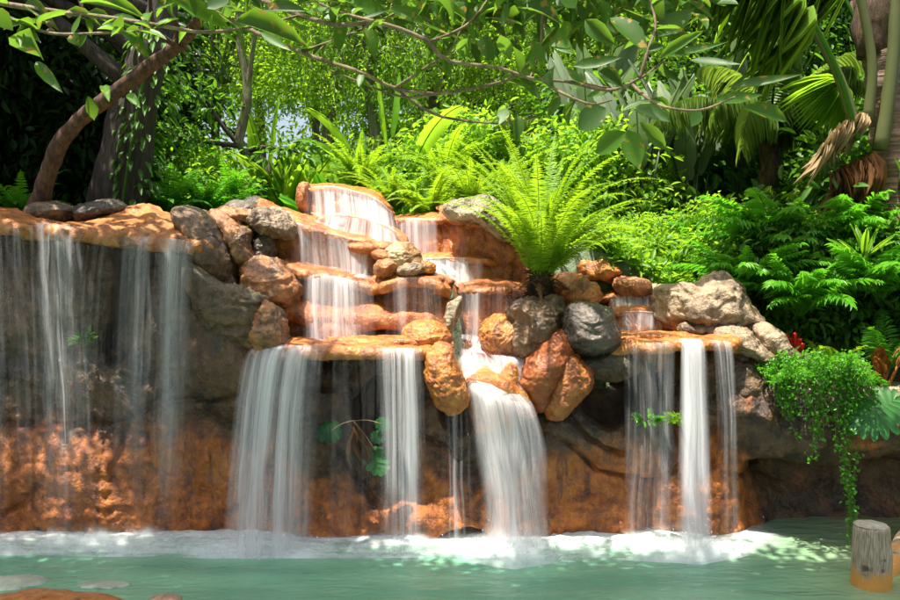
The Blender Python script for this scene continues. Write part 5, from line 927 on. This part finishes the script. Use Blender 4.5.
# palms
def palm(name, label, base, trunkpts, tr, fr, L, npair, plen, pwid, lm, seed, azs=None, group=None, el=(10, 80), droop=(50, 120), sag=.5):
    g = np.random.default_rng(seed); base = np.asarray(base, float); e = empty(name, base, label, 'palm', group); k = Acc(); P = np.asarray(trunkpts) - base; m = 90; C = cr(P, m); ring = 1 + .07 * np.sin(np.arange(m) * 1.1) + .03 * g.normal(size=m)
    tube(k, C, np.linspace(tr, tr * .9, m) * ring, 18, rough=.1, seed=seed); k.build('trunk', BARKP, e); top = C[-1]
    k = Acc(); f = 40; th = g.random(f) * 6.28; zz = g.uniform(-tr * 5, tr, f)
    for t, z in zip(th, zz): tube(k, [top + [math.cos(t) * tr * .7, math.sin(t) * tr * .7, z - tr], top + [math.cos(t) * tr * 1.3, math.sin(t) * tr * 1.3, z + tr * 1.6]], [tr * .35, tr * .1], 6)
    tube(k, [top - [0, 0, tr * 6], top - [0, 0, tr * 3], top + [0, 0, tr]], [tr * 1.05, tr * 1.25, tr * .8], 14, 14, rough=.3, seed=seed); k.build('leaf_bases', FIBRE, e)
    al, st = Acc(), Acc()
    for i in range(fr):
        az = azs[i][0] if azs else 6.28 * i / fr + g.uniform(-.2, .2); e0 = azs[i][1] if azs else g.uniform(*el); dr = azs[i][2] if azs else g.uniform(*droop)
        frond(al, st, top, az, e0, L * (azs[i][3] if azs else g.uniform(.8, 1.1)), dr, npair, plen, pwid, STRAP, 55, sag, g.uniform(.2, .9), tr * .22, 'palm', .22, 1.4, 0, .07)
    al.build('fronds', lm, e); st.build('frond_stalks', L_MID, e); return e
b = on_ground(770, 11.4); palm('slim_palm', 'slim palm with a ringed brown trunk in the middle of the right side', b, [b - [0, 0, .2], W(768, 230, 11.4), W(769, 190, 11.4), W(770, 142, 11.4)], .10, 15, 1.9, 44, .42, .03, L_PALM, 5, el=(30, 85), droop=(60, 130), sag=.8)
b = W(908, 345, 9.3); b[2] = float(gz(b[0], b[1]))
az = [(1.9, 60, 90, 1.0), (.9, 60, 80, 1.0), (0, 55, 90, 1), (5.6, 60, 100, .7)]
e = palm('thick_palm', 'thick palm trunk with a dead fan at its side, at the right edge', b, [b - [0, 0, .2], W(908, 300, 9.3), W(898, 200, 9.3), W(884, 80, 9.3), W(880, -60, 9.3)], .2, 4, 3.0, 70, .6, .03, L_PALM, 6, az, sag=1.0)
k = Acc()
for a_, b_, c_, r0, r1 in (((858, 135), (836, 70), (795, 0), .062, .037), ((880, 150), (893, 60), (897, -40), .085, .06), ((868, 120), (872, 60), (855, -30), .06, .05), ((905, 190), (914, 100), (925, 0), .075, .05)):
    tube(k, [W(*a_, 9.05) - b, W(*b_, 9.0) - b, W(*c_, 8.95) - b], [r0, r0 * .8, r1], 8, 16, rough=.05)
k.build('leaf_stalk', leafmat('palm_stalk', (.05, .06, .02), (.13, .14, .05), (.1, .12, .03), .05), e)
def hangfrond(al, st, pts, Lf, n, wd, rad, seed, lean=(-.35, 0), s0=.34):
    g = np.random.default_rng(seed); P = cr(pts, n); T = unit(np.gradient(P, axis=0)); tube(st, P, np.linspace(rad, rad * .3, n), 6)
    s = np.linspace(0, 1, n); P, T, s = P[s > s0], T[s > s0], s[s > s0]; n = len(s)
    for sg in (-1, 1):
        D = np.c_[np.full(n, lean[0]), np.full(n, sg * .35), np.full(n, -1.)] + T * .25 + g.normal(0, .10, (n, 3)); leaves(al, P, D, np.c_[g.normal(0, .5, n), np.full(n, -1.), np.full(n, .4)], Lf * (.5 + .6 * np.sin(np.clip(s * .95 + .05, 0, 1) ** .8 * math.pi)), wd, STRAP)
def fan(al, c, n, a0, a1, L, Wd, y, droop, rn):
    th = np.linspace(R(a0), R(a1), n); D = np.c_[np.cos(th), np.full(n, y) + rng.normal(0, .08, n), np.sin(th) - droop]; leaves(al, np.repeat([c], n, 0), D, [0, -1, .3], L * rng.uniform(.85, 1.05, n), Wd, STRAP, rn)
al, st = Acc(), Acc()
hangfrond(al, st, WL([(858, 140, 8.9), (838, 72, 8.6), (798, -2, 8.3), (740, -62, 8.0), (670, -78, 7.8), (600, -60, 7.6)]) - b, .85, 100, .024, .03, 1)
hangfrond(al, st, WL([(870, 110, 9.2), (860, 30, 9.4), (800, -60, 9.6), (720, -95, 9.8), (650, -70, 10)]) - b, .8, 90, .024, .03, 2)
al.build('fronds', L_COCO, e); st.build('frond_stalks', L_MID, e)
k = Acc(); c = W(868, 118, 9.0) - b
for i in range(70):
    q = rng.random(); p0 = c + np.array([-.02 - .44 * q, rng.uniform(-.1, .1), -.0 - .34 * q * q + .05]); leaves(k, [p0], [[-.25 - .2 * rng.random(), rng.normal(0, .15), -1]], [[rng.normal(0, .4), -1, .2]], rng.uniform(.27, .46), .036, STRAP)
o = k.build('dead_frond', L_DEAD, e); o['label'] = 'pale dried fan hanging down'
k = Acc()
for i in range(90):
    q = rng.random(); p0 = c + np.array([.03 - .38 * q, rng.uniform(-.08, .12), -.36 - .2 * q]); leaves(k, [p0], [[rng.normal(0, .15) + .15, rng.normal(0, .15), -1]], [[rng.normal(0, .4), -1, .2]], rng.uniform(.3, .75) * (1 - .4 * q), .026, STRAP)
o = k.build('dead_fibres', L_DEADB, e); o['label'] = 'brown dried fringe below the pale fan'
k = Acc(); fan(k, W(840, 82, 9.4) - b, 26, 170, 300, .60, .042, .1, .1, .8); k.build('fan_leaf', L_BRIGHT, e)
# leafy boughs that reach over the scene; their tree stands at the left of the viewer
base = np.array([-5.6, 4.4, 1.0]); e = empty('overhanging_tree', base, 'overhanging tree whose large-leaved branches cross the top of the view', 'tree')
wood = Acc(); TK = [base - [0, 0, .2], np.array([-5.3, 4.5, 2.6]), np.array([-4.7, 4.8, 4.4]), np.array([-4.0, 4.8, 5.6]), np.array([-3.4, 4.6, 6.8])]; tube(wood, np.array(TK) - base, [.24, .2, .17, .12, .06], 14, 40, rough=.12); wood.build('trunk', BARKR, e)
red = Acc(); RB = WL([(20, 250, 6.6), (38, 205, 6.55), (62, 145, 6.4), (105, 100, 6.3), (150, 66, 6.2), (185, 38, 6.1), (203, 8, 6.0), (212, -40, 5.8), (190, -110, 5.5)])
bb = W(30, 235, 6.9); 
e2 = empty('small_tree', RB[0] * [1, 1, 0] + [0, 0, 2.6], 'slanting red brown stem rising from behind the left ledge', 'tree')
RB2 = WL([(22, 235, 8.5), (38, 205, 8.4), (62, 140, 8.2), (105, 100, 8.0), (150, 66, 7.8), (185, 38, 7.6), (203, 8, 7.4), (212, -40, 7.2), (195, -120, 6.9)]); rb0 = RB2[0]; e2.location = [float(v) for v in rb0]
tube(red, RB2 - rb0, [.095, .088, .078, .07, .066, .055, .045, .04, .03], 12, 60, rough=.12); red.build('trunk', BARKR, e2)
k = Acc(); tube(k, WL([(148, 68, 7.8), (170, 50, 7.7), (178, 30, 7.6), (165, 0, 7.5), (160, -60, 7.3)]) - rb0, [.045, .04, .03, .025, .02], 8, 20); tube(k, WL([(185, 50, 7.65), (165, 38, 7.5), (152, 18, 7.4), (150, -30, 7.3)]) - rb0, [.03, .025, .02, .01], 8, 20); k.build('branch', BARKR, e2)
k = Acc(); clumps(k, crownpts(80, W(40, -190, 6.6) - rb0, (1.1, .9, .5), 5, .1), 40, .2, .15, .07, OVAL, 7); k.build('crown', L_DARK, e2)
BR = [[(-60, -10, 3.6), (0, 3, 3.6), (60, 12, 3.6), (110, 18, 3.6), (157, 25, 3.6), (205, 32, 3.7), (260, 25, 3.8), (300, 15, 3.9)], [(-20, 5, 3.5), (15, 20, 3.5), (50, 33, 3.5), (100, 33, 3.5), (155, 30, 3.6)],
      [(-60, -60, 4.3), (180, -25, 4.2), (300, 15, 3.9), (340, 25, 3.8), (380, 23, 3.8), (430, 42, 3.8), (445, 60, 3.8), (500, 68, 3.8), (530, 78, 3.8), (570, 82, 3.8), (610, 88, 3.8)],
      [(160, -20, 4.5), (230, 20, 4.5), (300, 52, 4.4), (360, 72, 4.3), (395, 88, 4.3), (440, 93, 4.2), (490, 85, 4.2), (520, 72, 4.1), (545, 40, 4.1), (540, -30, 4.2)], [(395, 88, 4.3), (430, 112, 4.3), (460, 120, 4.3), (500, 123, 4.3), (540, 117, 4.3)],
      [(545, -20, 3.9), (542, 20, 3.9), (540, 50, 3.85), (530, 78, 3.8)], [(570, 82, 3.8), (610, 90, 3.7), (640, 78, 3.6), (655, 68, 3.6), (665, 60, 3.6)], [(630, 82, 3.7), (645, 96, 3.6), (665, 107, 3.5), (700, 110, 3.5), (735, 97, 3.5)],
      [(540, 78, 3.8), (560, 92, 3.7), (590, 104, 3.7), (612, 100, 3.7)], [(430, 42, 3.8), (470, 22, 3.9), (500, -20, 4.0)], [(640, 78, 3.6), (648, 50, 3.6), (655, 20, 3.7), (640, -30, 3.8)], [(380, 23, 3.8), (330, 8, 4.0), (280, -20, 4.1)], [(300, 52, 4.4), (345, 36, 4.4), (400, 10, 4.4), (430, -20, 4.4)],
      [(440, 93, 4.2), (400, 96, 4.3), (330, 70, 4.4)], [(395, 88, 4.3), (425, 68, 4.2), (450, 50, 4.1), (465, 20, 4.1)]]
for i, bch in enumerate(BR):
    k = Acc(); P = WL(bch) - base; r0 = .0125 if i in (0, 2, 3) else .0085; tube(k, P, np.linspace(r0, r0 * .45, len(P)), 7, 50, rough=.1, seed=i)
    if i in (0, 1): 
        for px, py in ((69, 14), (51, 31), (50, 24)) if i == 0 else (): tube(k, [W(px, py, 3.55) - base + [0, 0, -.015], W(px, py, 3.55) - base, W(px, py, 3.55) - base + [0, 0, .015]], [.002, .017, .002], 8, 9)
    k.build('branch', TWIG, e)
ML = [(30, 28, 32, 63, 38), (25, 5, 50, 18, 14), (36, 62, 58, 88, 12), (80, 3, 140, 5, 14), (172, -2, 230, 25, 18), (235, 22, 302, 34, 22), (262, 10, 302, 6, 14), (260, 32, 292, 54, 10), (340, 23, 340, 52, 13), (365, 28, 376, 54, 13), (470, 34, 459, 60, 15), (481, 36, 493, 60, 15), (500, 35, 511, 56, 15),
      (478, 18, 536, 22, 17), (520, 8, 562, 14, 16), (545, 28, 577, 58, 18), (573, 66, 622, 60, 12), (610, 18, 648, 46, 24), (654, 36, 692, 14, 26), (660, 58, 700, 30, 11), (667, 56, 724, 48, 9), (598, 72, 622, 82, 16), (728, 87, 802, 80, 11), (742, 107, 792, 118, 18), (716, 100, 758, 98, 13),
      (633, 108, 670, 118, 16), (628, 130, 641, 169, 24), (626, 132, 594, 153, 22), (606, 108, 578, 128, 27), (640, 122, 668, 150, 15), (506, 108, 500, 126, 13), (517, 116, 518, 138, 12), (585, 20, 612, 42, 18), (88, 96, 95, 120, 12), (103, 86, 108, 96, 9), (128, 94, 138, 104, 9), (-8, 8, 12, 30, 18), (390, 8, 424, 20, 15), (436, 4, 470, 16, 15), (205, 8, 240, -6, 16),
      (300, 4, 350, -6, 18), (350, 2, 388, 14, 15), (560, 96, 548, 116, 10), (700, 110, 690, 128, 13), (545, 60, 530, 40, 12), (520, 78, 540, 96, 11), (430, 42, 446, 22, 13), (690, 60, 740, 70, 12), (585, 84, 566, 70, 13), (610, 45, 590, 30, 16), (640, 0, 672, 8, 20), (575, 8, 560, -12, 18)]
al = Acc(); g = np.random.default_rng(12)
for bx, by, tx, ty, wd in ML:
    Y = 3.3 + g.uniform(0, .5) if bx < 300 or bx > 560 else 3.8 + g.uniform(-.1, .3); a, t = W(bx, by, Y), W(tx, ty, Y + g.uniform(-.12, .12)); L = np.linalg.norm(t - a); n = np.array([g.normal(0, .25), -1, .35 + g.normal(0, .2)])
    leaves(al, [a - base], [t - a], [n], L, wd * Y / FPX, (OVAL, OVAL2, OVAL3)[g.integers(3)], g.random() ** 1.6)
for i, bch in enumerate(BR[:3] + BR[3:4] + BR[5:]):
    P = cr(WL(bch), 60); m = 26 if i < 4 else 13
    for q in range(m):
        p = P[g.integers(4, 60)]; px, py = toPX(*p)
        if py > 60 and g.random() < .75: continue
        d = unit([g.normal(0, 1), g.normal(0, .5), g.normal(-.1, .6)]); leaves(al, [p - base], [d], [g.normal(0, .5, 3) + [0, -.5, .8]], g.uniform(.05, .14), g.uniform(.025, .05), (OVAL, OVAL2, OVAL3)[g.integers(3)], g.random())
for q in range(950):
    px, Y = g.uniform(150, 720), g.uniform(3.6, 5.0); py = g.uniform(-60, 14) - 10 * abs(g.normal()); p = W(px, py, Y); d = unit([g.normal(0, 1), g.normal(0, .6), g.normal(-.25, .5)])
    leaves(al, [p - base], [d], [g.normal(0, .5, 3) + [0, -.3, 1]], g.uniform(.07, .16), g.uniform(.03, .06), (OVAL, OVAL2, OVAL3)[g.integers(3)], g.random() * .8)
for q in range(520):
    px, Y = g.uniform(400, 690), g.uniform(4.0, 5.4); py = g.uniform(-50, 48) * (1 - .3 * abs(px - 545) / 145); p = W(px, py, Y); d = unit([g.normal(0, 1), g.normal(0, .6), g.normal(-.5, .5)])
    leaves(al, [p - base], [d], [g.normal(0, .5, 3) + [0, -.6, .8]], g.uniform(.06, .15), g.uniform(.025, .055), (OVAL, OVAL2, OVAL3)[g.integers(3)], g.random() * .6)
al.build('foliage', L_BIG, e)
# unseen crown, added above the view to throw dappled shade on pool and cliff
wood, al = Acc(), Acc(); C = []
for c, r_, n in (((-5.2, 6.0, 6.4), (2.2, 2.0, .8), 300), ((-2.4, 5.6, 5.6), (1.7, 1.0, .45), 240), ((.2, 5.6, 5.6), (1.8, 1.0, .45), 260), ((2.6, 5.65, 5.65), (2.0, 1.05, .45), 270), ((-5.2, 8.6, 6.6), (1.1, 1.1, .5), 80), ((1.6, 4.3, 5.2), (2.2, .7, .35), 150)):
    C.append(crownpts(n, c, r_, 77 + n, .05))
C = np.vstack(C); dd = C - np.array([-3.3, 7.95, .8]); ax = np.array([-.22, -.16, .95]); ax /= np.linalg.norm(ax); dist = np.linalg.norm(dd - (dd @ ax)[:, None] * ax, axis=1); C = C[dist > .52] - base  # gap cut in the unseen crown so a sun patch reaches the cliff
for q in range(9):
    a = np.array([-4.2, 4.8, 5.3]) - base; t = np.array([[3.8, 4.6, 5.8], [1.5, 4.2, 5.6], [-.5, 4.4, 5.7], [-2, 4.4, 5.6], [-6, 5.5, 6.2], [-5, 6.2, 6.1], [-3.6, 6.9, 6.3], [2.6, 4.0, 5.5], [-3.4, 4.0, 6.0]][q]) - base; tube(wood, [a, (a + t) / 2 + [0, 0, .25], t], [.08, .05, .02], 7, 16)
for c in C[::3]: tube(wood, [c, c + [-.25, 0, -.1], c + [-.5, 0, .05]], [.006, .01, .012], 4)
wood.build('limbs', BARKR, e); clumps(al, C, 30, .2, .15, .07, OVAL, 9); al.build('crown', L_BIG, e)
# ------------------------------------------------------------------ light
sv = Vector((-.22, -.16, .95)).normalized()
w = bpy.data.worlds.new('World'); S.world = w; w.use_nodes = True; nt = w.node_tree
sky = nt.nodes.new('ShaderNodeTexSky'); sky.sky_type = 'NISHITA'; sky.sun_disc = False; sky.sun_elevation = math.asin(sv.z); sky.sun_rotation = math.atan2(sv.x, sv.y) % (2 * math.pi)
sky.dust_density = 6.0; sky.altitude = 0
bg = nt.nodes['Background']; bg.inputs[1].default_value = .12; nt.links.new(sky.outputs[0], bg.inputs[0])
sl = bpy.data.lights.new('sun', 'SUN'); sl.energy = 4.6; sl.angle = R(.6); sl.color = (1, .95, .86)
so = bpy.data.objects.new('sun', sl); COL.objects.link(so); so.rotation_euler = sv.to_track_quat('Z', 'Y').to_euler(); so.location = (-4, -4, 14)
S.view_settings.view_transform = 'Standard'; S.view_settings.look = 'None'; S.view_settings.gamma = 1; S.view_settings.use_curve_mapping = False
S.view_settings.exposure = 1.45
S.cycles.max_bounces = 6; S.cycles.diffuse_bounces = 4; S.cycles.glossy_bounces = 2; S.cycles.transmission_bounces = 4; S.cycles.transparent_max_bounces = 24; S.cycles.use_denoising = True
S.cycles.sample_clamp_indirect = 6
